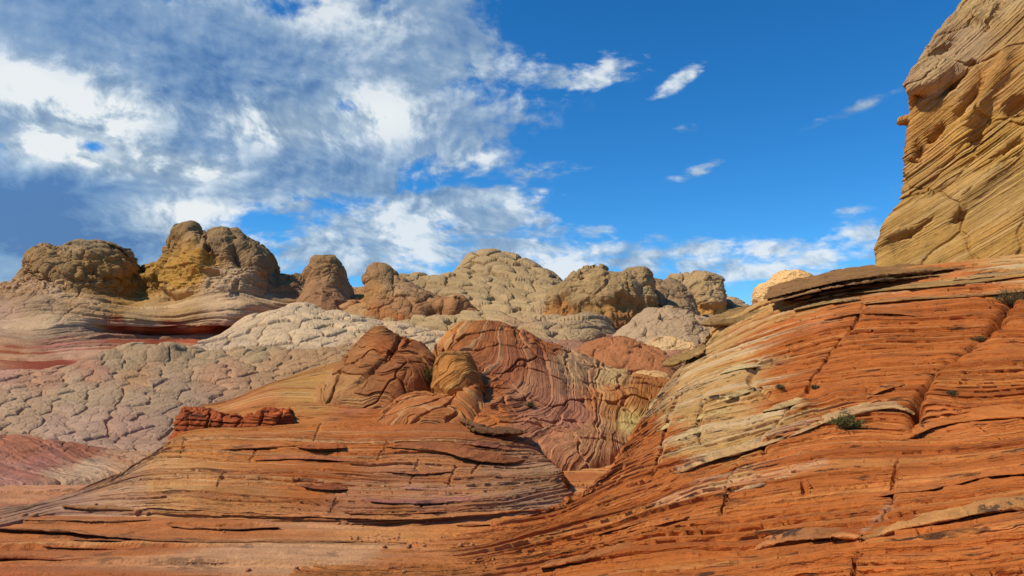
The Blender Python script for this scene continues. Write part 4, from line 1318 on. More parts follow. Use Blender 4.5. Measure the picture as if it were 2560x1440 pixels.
def make_swirls():
    # right-hand fan
    rows = [
        [(1185, 1085, 11.6), (1300, 1118, 11.3), (1420, 1142, 11.3), (1530, 1134, 11.8), (1580, 1105, 12.4), (1660, 1050, 13.5)],
        [(1190, 1000, 13), (1300, 1030, 12.8), (1400, 1055, 12.9), (1500, 1065, 13.2), (1580, 1045, 13.8), (1680, 1010, 15)],
        [(1170, 930, 14.2), (1300, 960, 14), (1400, 975, 14.2), (1500, 985, 14.7), (1580, 965, 15.4), (1690, 960, 16.5)],
        [(1120, 880, 15.5), (1250, 880, 15.2), (1350, 890, 15.6), (1430, 902, 16.3), (1530, 925, 17), (1690, 950, 18)],
        [(1098, 850, 16.4), (1125, 815, 16.6), (1175, 799, 16.9), (1230, 802, 17), (1290, 818, 17.2), (1340, 842, 17.6), (1400, 862, 18), (1460, 882, 18.5), (1540, 917, 19), (1690, 945, 19.5)],
    ]
    s = patch(rows, 640, 520, wrapL=[(-0.1, 0.8, -0.4), (0, 2.5, -2)], back=[(0.8, -0.35), (3.5, -3)], front=(-0.3, -0.4))
    p, q, _ = s.flat()
    cx, cy = 1130, 880
    dx, dy = q[:, 0] - cx, q[:, 1] - cy
    sf = tps([(1200, 800), (1150, 900), (1180, 980), (1200, 1060), (1260, 820), (1250, 900), (1280, 980), (1300, 1080), (1330, 860), (1340, 930), (1350, 1000), (1400, 1100), (1400, 880), (1450, 960), (1470, 1040), (1500, 1110), (1520, 920), (1570, 1000), (1560, 1080), (1620, 960), (1660, 1000),
              (1390, 930), (1420, 1000), (1320, 1030)],
             [0, 0.2, 0.9, 1.9, .8, .85, 1.3, 2.2, 1.6, 1.55, 1.75, 2.6, 2.3, 2.6, 2.75, 3.0, 3.1, 3.5, 3.6, 3.9, 4.2, 2.1, 2.3, 2.0], reg=0.01)
    st = sf(q) * 0.75 + 0.14 * fbm(p * 0.7, 3, 4) + 0.04 * fbm(p * 2.2, 3, 5)
    swirl_relief(s, st, 0.10, 0.060, 211, '#a8664a', '#8a4836', '#c49a80',
                 [(1160, 820, 50, '#b4713e'), (1230, 850, 60, '#a3603a'), (1280, 900, 60, '#9a5a42'), (1200, 960, 50, '#b0643e'), (1350, 960, 60, '#a06a58'), (1450, 920, 60, '#ad8168'), (1420, 1030, 60, '#a4685a'), (1520, 1000, 50, '#b07048'),
                  (1500, 1090, 50, '#a67258'), (1330, 1090, 50, '#b07058'), (1580, 1060, 40, '#b59468'), (1620, 960, 50, '#a9683e'), (1230, 1060, 40, '#b5683c'), (1370, 870, 30, '#a05a38'), (1540, 940, 40, '#b08a6a')], 0.16)
    o = mesh_object('swirled_rock', [s], MAT['swirl'])
    tag(o, 'large fan of swirled pink and red layered rock between the terrace and the orange slope', 'rock formation')
    # left twisted knob with its cusp
    rows = [
        [(790, 985, 13.6), (860, 985, 13.4), (930, 985, 13.3), (1010, 982, 13.4), (1078, 975, 13.8)],
        [(800, 960, 14.2), (865, 945, 13.8), (930, 940, 13.6), (1010, 945, 13.7), (1082, 940, 14.1)],
        [(820, 940, 14.8), (875, 915, 14.3), (940, 900, 14.0), (1010, 905, 14.1), (1086, 905, 14.6)],
        [(845, 915, 15.2), (890, 880, 14.9), (945, 860, 14.5), (1010, 870, 14.6), (1080, 885, 15.0)],
        [(862, 900, 15.5), (885, 872, 15.4), (912, 845, 15.3), (935, 822, 15.2), (955, 817, 15.2), (985, 833, 15.3), (1020, 848, 15.3), (1055, 862, 15.3), (1072, 880, 15.4)],
    ]
    a = patch(rows, 420, 330, wrapL=[(-0.1, 0.5, -0.2), (0, 2.0, -1.5)], wrapR=[(0.06, 0.4, -0.05), (0.0, 1.5, -0.8)], back=[(0.5, -0.2), (2.0, -1.8)], front=(-0.2, -0.3))
    p, q, _ = a.flat()
    r = np.hypot((q[:, 0] - 1000) / 1.3, q[:, 1] - 930) / 60
    st = 0.9 * p[:, 2] + 0.45 * p[:, 0] + 0.55 * fbm(p * 0.55, 3, 14) + 0.12 * fbm(p * 1.8, 3, 15)
    d = 0.22 * dent(q, 1010, 935, 60, 42, 20) - 0.10 * dent(q, 930, 930, 60, 8, 40) - 0.1 * dent(q, 990, 870, 50, 8, 60)
    a.push(d)
    swirl_relief(a, st, 0.10, 0.062, 221, '#b06a38', '#86492c', '#bb8a5c',
                 [(950, 830, 40, '#a0643a'), (900, 900, 50, '#a86c40'), (1010, 930, 60, '#a8643c'), (980, 870, 40, '#a85c30'), (860, 950, 50, '#b07448'), (1060, 900, 40, '#a9663c')], 0.10)
    o = mesh_object('swirled_rock', [a], MAT['swirl'])
    tag(o, 'twisted orange rock with a small pointed cusp, left of the dark cleft behind the terrace', 'rock formation')
    # round boulder right of the cleft
    b = rings([(990, 1082, 1215, 13.5, 0.6), (965, 1080, 1218, 13.4, 0.62), (930, 1082, 1205, 13.4, 0.6), (900, 1090, 1185, 13.5, 0.5), (882, 1102, 1168, 13.6, 0.4)], 320, 240, 2.2)
    p, q, _ = b.flat()
    r = np.hypot((q[:, 0] - 1130), (q[:, 1] - 950) * 1.2) / 40
    b.push(0.1 * fbm(p * 1.2, 3, 31))
    swirl_relief(b, 0.7 * p[:, 2] - 0.4 * p[:, 0] + 0.5 * fbm(p * 0.7, 3, 24), 0.09, 0.045, 231, '#b5733c', '#8d4e28', '#cba066', None, 0.08)
    o = mesh_object('swirled_rock', [b], MAT['swirl'])
    tag(o, 'rounded orange boulder with curved layers, right of the dark cleft behind the terrace', 'boulder')
    # low lobe in front
    rows = [
        [(930, 1062, 12.1), (1010, 1074, 11.8), (1090, 1082, 11.7), (1170, 1086, 11.7), (1215, 1082, 12.0)],
        [(950, 1045, 12.6), (1020, 1040, 12.2), (1090, 1042, 12.0), (1165, 1040, 12.0), (1216, 1040, 12.4)],
        [(970, 1025, 13.0), (1030, 1010, 12.7), (1090, 1010, 12.5), (1160, 1000, 12.4), (1212, 1000, 12.8)],
        [(985, 1005, 13.4), (1020, 990, 13.3), (1060, 986, 13.2), (1100, 992, 13.0), (1140, 980, 12.9), (1175, 964, 12.8), (1200, 957, 12.9), (1208, 975, 13.1)],
    ]
    c = patch(rows, 380, 240, wrapL=[(-0.1, 0.4, -0.15), (0, 1.4, -1)], wrapR=[(0.05, 0.4, -0.1), (0.0, 1.5, -0.9)], back=[(0.35, -0.15), (1.2, -1.2)], front=(-0.15, -0.25))
    p, q, _ = c.flat()
    st = 0.35 * np.hypot(q[:, 0] - 1060, (q[:, 1] - 1090) * 1.5) / 60 + 0.45 * fbm(p * 0.8, 3, 34)
    swirl_relief(c, st, 0.09, 0.055, 241, '#b66c3e', '#8d4a28', '#cfa070', None, 0.12)
    o = mesh_object('swirled_rock', [c], MAT['swirl'])
    tag(o, 'low orange lobe of folded rock ending in a pointed fin, just above the terrace top', 'rock formation')


# ------------------------------------------------------------------ brain rock (pale knobbly crust)
def surface_ab(s, shear=0.0):
    """coordinates in metres on the surface: across and up the slope"""
    dv = np.linalg.norm(np.diff(s.P, axis=0), axis=-1)
    v = np.concatenate([np.zeros((1, s.nu)), np.cumsum(dv, 0)], 0)
    v = v - v[s.nv // 2][None]
    vm = v.mean(1, keepdims=True) * 0.6 + v * 0.4
    a = s.P[..., 0] + shear * vm
    return np.stack([a, vm], -1).reshape(-1, 2)


def brain(s, size, amp, seed, spots, sub=0.34, amp2=None, warp=0.3, flat=1.0, droop=0.0, lump=0.0, wq=10, wsc=0.4, shear=0.0, dim=1.0, band=0.0):
    p, q, _ = s.flat()
    ab = surface_ab(s, shear)
    if lump:
        s.push(lump * fbm(p / (size * 3.2), 3, seed + 40))
        p, q, _ = s.flat()
    e1, e2, cid, cid2 = pillows(p, size, seed, sub, warp, flat, ab)
    a2 = amp * 0.30 if amp2 is None else amp2
    d = amp * e1 * (0.7 + 0.6 * cid) + a2 * e2
    s.push(d, along=(0, 0, droop) if droop else None)
    s.push(amp * 0.02 * fbm(p / size * 9, 3, seed + 50))
    col = zones(q, spots, p, wq, wsc)
    col = (col * 0.65 + col.mean(0) * np.array([1.02, 1.0, 0.98]) * 0.35) * dim
    col = col * np.array([1.13, 1.0, 0.84])
    col = col * (1 + 0.14 * (cid - 0.5) + 0.08 * (cid2 - 0.5))[:, None]
    return finish(s, tint(col, fbm(p / size * 1.2, 4, seed + 51), 0.12))


def make_brain_field():
    rows = [
        [(-300, 1160, 13.0), (0, 1160, 13.0), (200, 1165, 13.2), (380, 1160, 13.2), (560, 1130, 13.8), (760, 1060, 15), (900, 990, 16.5)],
        [(-300, 1100, 15.2), (0, 1100, 15.2), (200, 1112, 15.0), (380, 1112, 15.0), (560, 1090, 15.4), (760, 1020, 17), (900, 960, 18.5)],
        [(-300, 1040, 17.5), (0, 1040, 17.5), (200, 1045, 17.3), (380, 1040, 17.3), (560, 1020, 18), (760, 980, 19.5), (900, 930, 21)],
        [(-300, 985, 20.5), (0, 985, 20.3), (200, 978, 20.3), (380, 970, 20.5), (560, 955, 21.5), (760, 940, 22.5), (900, 910, 24)],
        [(-300, 945, 23.8), (0, 945, 23.8), (150, 940, 24.2), (250, 920, 24.6), (400, 915, 24.6), (560, 915, 25), (760, 908, 25.5), (900, 890, 26.5)],
        [(-300, 938, 25), (0, 938, 25), (150, 930, 25.6), (240, 902, 26), (290, 880, 26.2), (400, 878, 26.4), (520, 888, 27), (640, 890, 27.5), (760, 895, 27.6), (900, 880, 28)],
    ]
    s = patch(rows, 900, 520, back=[(0.8, -0.35), (3, -2.5)], wrapL=[(-3, 0.5, 0)], front=(-0.5, -0.5))
    p, q, _ = s.flat()
    crest = sstep(q[:, 1], 960, 900) if False else 1 - sstep(q[:, 1], 905, 955)
    s.push(0.28 * crest * (fbm(p * 0.9, 3, 17) + 0.2) + 0.12 * fbm(p * 0.35, 3, 18))
    brain(s, 0.72, 0.16, 301, [(60, 1040, 90, '#b3977c'), (200, 1000, 80, '#b09a7e'), (400, 1000, 90, '#a68f78'), (450, 1060, 80, '#a38a78'), (100, 960, 70, '#b98a6e'), (320, 900, 60, '#ab9576'), (500, 900, 60, '#ad9775'),
                                     (350, 945, 45, '#b08860'), (560, 950, 60, '#b78a6a'), (700, 940, 70, '#b58e68'), (150, 1095, 80, '#b39688'), (330, 1085, 60, '#ad8a7c'), (650, 900, 60, '#b09a74'), (750, 960, 60, '#b08a60'), (230, 945, 40, '#b08068'), (20, 950, 60, '#b98878')],
          sub=0.42, amp2=0.045, warp=0.25, droop=-0.15, wq=22, flat=0.72, shear=0.35, dim=np.array([0.80, 0.83, 0.80]))
    o = mesh_object('brain_rock', [s], MAT['brain_near'])
    tag(o, 'wide field of grey pink brain rock cracked into cushions, at the left behind the terrace', 'rock crust')


def make_white_dome():
    rows = [
        [(420, 930, 27.5), (560, 925, 27.5), (700, 920, 27.5), (850, 905, 27.5), (1000, 890, 27.5), (1160, 880, 28)],
        [(470, 893, 29.5), (560, 890, 29.5), (700, 885, 29.5), (850, 875, 29.5), (1000, 868, 29.5), (1150, 862, 30)],
        [(505, 878, 31.5), (570, 862, 32), (700, 840, 32.3), (850, 845, 32), (1000, 850, 31.8), (1140, 855, 32)],
        [(525, 872, 33.5), (600, 832, 34.5), (700, 805, 35), (850, 815, 35), (1000, 838, 34.5), (1125, 852, 34)],
        [(540, 868, 35), (580, 842, 36.5), (640, 803, 37.5), (700, 785, 38), (760, 776, 38.5), (820, 790, 38.5), (880, 803, 38), (960, 818, 37.5), (1050, 838, 36.5), (1115, 852, 35.5)],
    ]
    s = patch(rows, 700, 330, back=[(1, -0.25), (4, -2), (8, -4)], front=(-0.5, -0.6))
    brain(s, 1.05, 0.31, 331, [(700, 840, 90, '#bda98a'), (850, 830, 80, '#c0ac8c'), (600, 880, 70, '#b7a286'), (1000, 850, 80, '#b09a7a'), (800, 880, 60, '#b8a488'), (740, 790, 50, '#bba88a'), (900, 880, 60, '#aa8f70')], sub=0.38, amp2=0.055, warp=0.2, droop=-0.35, lump=0.12, flat=1.0, dim=1.0)
    o = mesh_object('brain_rock', [s], MAT['brain_mid'])
    tag(o, 'pale cream dome of brain rock with rounded cushions, in front of the left butte', 'rock dome')


def make_pyramid():
    rows = [
        [(860, 860, 40), (1000, 860, 40), (1100, 868, 36), (1200, 880, 32), (1300, 890, 28), (1400, 885, 28), (1500, 870, 30)],
        [(875, 805, 52), (1000, 812, 50), (1100, 818, 46), (1200, 828, 42), (1300, 840, 38), (1400, 835, 38), (1490, 825, 40)],
        [(880, 775, 58), (1000, 775, 57), (1100, 772, 56), (1200, 778, 53), (1300, 790, 50), (1400, 795, 49), (1480, 795, 50)],
        [(882, 750, 66), (960, 735, 66), (1050, 718, 66), (1150, 714, 63), (1250, 722, 61), (1330, 742, 59), (1400, 755, 57), (1460, 765, 57)],
        [(885, 756, 70), (940, 726, 71), (1030, 712, 71), (1100, 714, 70), (1160, 698, 68), (1230, 682, 66), (1300, 697, 65), (1370, 727, 63), (1440, 752, 61)],
        [(888, 754, 72), (930, 730, 73), (1020, 706, 74), (1080, 710, 74), (1130, 704, 73), (1165, 676, 72), (1190, 652, 71), (1235, 646, 70), (1265, 657, 70), (1310, 672, 70), (1350, 693, 69), (1380, 713, 68), (1405, 740, 66)],
    ]
    s = patch(rows, 720, 420, wrapL=[(-0.5, 2, -0.5), (0, 6, -6)], wrapR=[(0.5, 2, -0.3), (1, 6, -4)], back=[(1.5, -0.5), (5, -4), (9, -9)], front=(-1, -0.5))
    brain(s, 1.7, 0.80, 351, [(1230, 680, 90, '#a8946e'), (1100, 720, 90, '#a6926c'), (1300, 760, 90, '#ab9770'), (950, 740, 60, '#a48a60'), (920, 770, 30, '#b4652e'), (960, 790, 40, '#ad8a5c'), (1200, 810, 90, '#a99570'), (1380, 720, 50, '#9a8664'), (1400, 830, 80, '#ab9574'), (1280, 860, 60, '#a88a68')], sub=0.42, amp2=0.09, warp=0.2, droop=-0.4, lump=0.35, flat=1.15, dim=0.90)
    o = mesh_object('brain_rock', [s], MAT['brain_far'])
    tag(o, 'pyramid shaped hill covered in tan brain rock scales, on the skyline at the centre', 'rock hill')


def make_butte():
    rows = [
        [(-400, 930, 36), (0, 925, 37), (150, 930, 37), (280, 925, 37), (400, 920, 38), (520, 910, 40), (640, 880, 44), (900, 830, 52)],
        [(-400, 880, 41), (0, 880, 41.5), (150, 885, 41), (250, 880, 42), (330, 880, 44), (420, 880, 45), (520, 875, 46), (640, 850, 50), (900, 800, 58)],
        [(-400, 845, 45), (0, 840, 45), (120, 848, 45.5), (220, 850, 46.8), (280, 850, 48.2), (400, 855, 50.3), (560, 850, 50.8), (640, 825, 53), (900, 792, 60)],
        [(-400, 800, 49), (0, 800, 49), (120, 808, 47.5), (200, 808, 48.8), (270, 828, 50.6), (400, 838, 52.6), (560, 832, 52.8), (640, 806, 54.6), (900, 780, 61)],
        [(-400, 770, 52), (0, 768, 52), (120, 772, 50), (200, 784, 50), (280, 806, 50.5), (400, 815, 52), (560, 812, 51.5), (640, 800, 54), (900, 770, 61)],
        [(-400, 765, 54), (0, 752, 54), (110, 742, 52.5), (200, 752, 52.5), (300, 775, 52.5), (400, 785, 52.5), (490, 772, 52), (600, 765, 53), (700, 760, 56), (900, 760, 61.5)],
        [(-400, 758, 56), (0, 745, 56), (100, 722, 55), (180, 728, 55.5), (270, 748, 56), (350, 760, 56.5), (430, 758, 56), (500, 745, 54.5), (600, 735, 55), (700, 740, 58), (900, 752, 62)],
        [(-400, 755, 58), (0, 742, 58), (85, 705, 56.5), (180, 692, 56), (260, 712, 57.5), (340, 735, 59.5), (420, 730, 59), (490, 690, 56.5), (560, 680, 56.5), (620, 690, 57), (700, 722, 60), (780, 735, 62), (900, 748, 63)],
        [(-400, 752, 60), (0, 740, 60), (75, 690, 58.5), (160, 660, 58), (240, 660, 58.5), (310, 690, 61), (370, 700, 61.5), (430, 655, 60), (500, 628, 58), (560, 625, 57.5), (630, 650, 58.5), (690, 705, 61.5), (780, 720, 63), (900, 745, 64)],
        [(-400, 752, 61), (0, 742, 61), (60, 704, 60.5), (95, 670, 60.5), (150, 654, 60.5), (220, 645, 60.5), (280, 655, 61), (312, 676, 62), (345, 694, 63), (385, 676, 62.5), (420, 642, 61.5), (432, 606, 61), (470, 592, 61), (510, 604, 61), (545, 592, 61), (590, 600, 61), (640, 634, 61.5), (668, 664, 62), (684, 697, 63), (720, 700, 64), (760, 706, 65), (900, 746, 65)],
    ]
    s = patch(rows, 950, 700, back=[(2, 0.1), (5, -1.0), (10, -8)], front=(-1, -0.8))
    p, q, _ = s.flat()
    sf = tps([(0, 740), (100, 720), (300, 760), (450, 770), (600, 740), (0, 790), (150, 790), (280, 800), (450, 812), (600, 800), (280, 850), (450, 855), (600, 840), (100, 850), (300, 890), (450, 885), (500, 650), (200, 650), (340, 720), (480, 720), (600, 670), (0, 900)],
             [3.2, 3.6, 3.4, 3.3, 3.4, 2.4, 2.4, 2.5, 2.4, 2.5, 1.4, 1.3, 1.5, 1.6, .7, .7, 7.0, 6.6, 4.6, 4.2, 6.0, .5], reg=0.02)
    st = sf(q) + 0.25 * fbm(p * 0.2, 4, 5)
    s.strat = (st * 0.6).reshape(s.nv, s.nu)
    qw = q + 8 * np.stack([fbm(p * 0.35, 3, 61), fbm(p * 0.35, 3, 62)], -1)
    up = 1 - sstep(qw[:, 1], 725, 755)                    # the rough upper walls
    left = 1 - sstep(q[:, 0], 190, 260)
    d = up * (0.55 * fbm(p * 0.22, 4, 7) + 0.40 * ridged(p * 0.4, 4, 8))
    for (x, y, rx, ry, rot, dp) in [(495, 640, 34, 60, 0, 0.9), (560, 600, 40, 30, 0, 0.8), (460, 590, 22, 22, 0, 1.2), (230, 650, 60, 24, 0, 1.0), (150, 690, 50, 20, -20, 0.8), (520, 690, 30, 20, 0, 0.7), (640, 650, 30, 40, 0, 0.7), (120, 650, 36, 20, 0, .8), (280, 690, 40, 18, 0, 0.9), (600, 690, 40, 30, -30, 0.4)]:
        d += 0.6 * dp * dent(qw, x, y, rx, ry, rot)
    for (x, y, rx, ry, rot, dp) in [(525, 608, 5, 34, 0, 0.9), (590, 640, 10, 40, 20, 0.7), (400, 712, 5, 22, 0, 0.6), (330, 735, 60, 12, -5, 0.3), (440, 742, 40, 5, 10, 0.6), (287, 705, 4, 30, 0, 0.8), (185, 715, 3, 26, 0, 0.6), (545, 690, 26, 6, 0, 0.8), (620, 620, 30, 5, -40, 0.5)]:
        d -= dp * dent(qw, x, y, rx, ry, rot)
    # dark gash in the red hollow
    d -= 1.3 * dent(qw, 595, 822, 50, 8, 10) + 0.7 * dent(qw, 470, 822, 120, 4, 0)
    s.push(d)
    pr, gr, h = layers(st, p, 0.42, 511)
    pr2, gr2, h2 = layers(st, p, 0.15, 512)
    low = 1 - up
    pr3, gr3, h3 = layers(st, p, 0.07, 513)
    d = low * (0.17 * pr - 0.18 * gr + 0.07 * pr2 - 0.09 * gr2 + 0.025 * pr3 - 0.03 * gr3) + up * (0.13 * pr - 0.14 * gr + 0.05 * pr2 - 0.07 * gr2)
    e1, e2, cid, cid2 = pillows(p, 2.1, 520, 0.38, 0.35, 1.3)
    br = np.clip(up * 0.8 + 0.6 * (1 - sstep(q[:, 0], 230, 330)) * (1 - sstep(q[:, 1], 770, 830)), 0, 1) * (1 - 0.8 * np.exp(-((q[:, 0] - 400) / 90) ** 2))
    d += br * (0.30 * e1 + 0.13 * e2) * (0.5 + 0.7 * (1 - sstep(q[:, 0], 300, 420)) + 0.3 * (1 - sstep(q[:, 1], 610, 650)))
    d += up * (0.36 * facets(p * np.array([1, 1, 0.5]), 2.6, 88) + 0.12 * facets(p, 0.9, 89)) * (0.4 + 0.6 * sstep(fbm(p * 0.3, 2, 90), -0.3, 0.2))
    d += 0.30 * up * fbm(p * 0.8, 6, 9, 0.62) - 0.30 * up * sstep(ridged(p * np.array([0.35, 0.35, 0.22]), 4, 19), 0.72, 0.9) + 0.04 * fbm(p * 2.5, 3, 10)
    s.push(d)
    col = zones(q, [(480, 580, 40, '#6f5b43'), (560, 600, 60, '#74604a'), (500, 660, 40, '#8a6a38'), (480, 700, 50, '#8b6b38'), (640, 650, 50, '#705c48'), (200, 640, 60, '#7c6a54'), (120, 680, 60, '#786248'), (230, 690, 60, '#7a6140'), (330, 715, 50, '#7f6134'),
                    (400, 700, 40, '#846736'), (60, 740, 60, '#8a705a'), (330, 755, 40, '#96764a'), (200, 735, 40, '#8a6c48'), (440, 765, 50, '#957a5a'), (560, 720, 60, '#8f7a66'), (640, 740, 50, '#8a7460'), (560, 770, 50, '#aa9078'), (640, 785, 40, '#a58a74'),
                    (350, 785, 40, '#a08668'), (200, 765, 40, '#a08468'), (80, 770, 60, '#907a68'), (300, 808, 24, '#7d3b26'), (420, 808, 24, '#7f4030'), (400, 835, 40, '#7c3a24'), (560, 830, 40, '#6c2c1c'), (450, 868, 40, '#a5583a'), (330, 860, 40, '#a05a40'),
                    (520, 860, 40, '#a8623f'), (220, 830, 30, '#988270'), (130, 825, 40, '#907c6c'), (40, 840, 40, '#98806c'), (150, 865, 40, '#a07068'), (230, 880, 40, '#a06e60'), (30, 878, 24, '#86482c'), (120, 905, 40, '#7a3c28'), (280, 900, 40, '#a26454'),
                    (740, 720, 60, '#755f4c'), (0, 800, 50, '#9a8074'), (850, 760, 60, '#8a6a58')], p, 12, 0.25, p=3)
    col = mixto(col, '#6e3526', low * sstep(h, 0.55, 0.9) * (0.25 + 0.35 * sstep(q[:, 0], 180, 300)) * sstep(q[:, 1], 745, 790))
    col = mixto(col, '#b8a08a', low * sstep(h2, 0.6, 0.9) * 0.45)
    col = mixto(col, '#7a4a38', low * sstep(h3, 0.7, 0.95) * 0.35)
    col = col * np.array([1.70, 1.52, 1.08]) * (1 - 0.22 * low * (1 - sstep(q[:, 0], 480, 620)))[:, None]
    finish(s, tint(col, fbm(p * 0.5, 4, 3), 0.16))
    o = mesh_object('butte', [s], MAT['butte'])
    tag(o, 'tall brown butte with two knobbly summits and a red hollow at its foot, far left', 'butte')


def knob(name, specs, mat, label, cat, col_top, col_low, size, amp, seed, low_frac=0.35, flute=0.0, extra=None):
    """rock of one or more rounded lobes; each spec is a list of rings"""
    surfs = []
    for i, (rg, n) in enumerate(specs):
        b = rings(rg, n, int(n * 0.8), 2.7)
        p, q, _ = b.flat()
        y0, y1 = rg[0][0], rg[-1][0]
        f = np.clip((y0 - q[:, 1]) / (y0 - y1), 0, 1.2)
        b.push(size * 0.20 * fbm(p / size * 0.7 + i * 9, 3, seed + i) + size * 0.09 * (ridged(p / size * 1.1 + i, 4, seed + 60) - 0.6))
        p, q, _ = b.flat()
        e1, e2, cid, cid2 = pillows(p, size, seed + i * 3, 0.4, 0.35)
        lowm = 1 - sstep(f + 0.30 * fbm(p / size * np.array([1.6, 1.6, 0.6]), 4, seed + 5), low_frac - 0.05, low_frac + 0.12)
        d = (amp * e1 * (0.7 + 0.6 * cid) + amp * 0.25 * e2) * (1 - 0.85 * lowm)
        if flute:
            q2 = np.stack([p[:, 0] / size * 2.6, p[:, 1] / size * 2.6, p[:, 2] / size * 0.5], -1)
            d -= flute * (ridged(q2, 3, seed + 8) - 0.55) * (0.45 + 0.55 * lowm)
        d = d * 0.75 + amp * 0.35 * fbm(p / size * 2.2, 5, seed + 9, 0.6) - amp * 0.2 * lowm + amp * 0.40 * facets(p * np.array([1, 1, 0.6]), size * 0.7, seed + 70) + amp * 0.14 * facets(p, size * 0.25, seed + 75)
        b.push(d)
        col = np.tile(srgb(col_top), (len(p), 1))
        col = mixto(col, col_low, lowm * 0.9)
        if extra:
            col = extra(col, p, q, f, lowm)
        col = col * np.array([1.44, 1.26, 1.0])
        col = col * (1 + 0.14 * (cid - 0.5))[:, None]
        finish(b, tint(col, fbm(p / size * 1.5, 4, seed + 3), 0.16))
        surfs.append(b)
    o = mesh_object(name, surfs, mat)
    tag(o, label, cat)
    return o


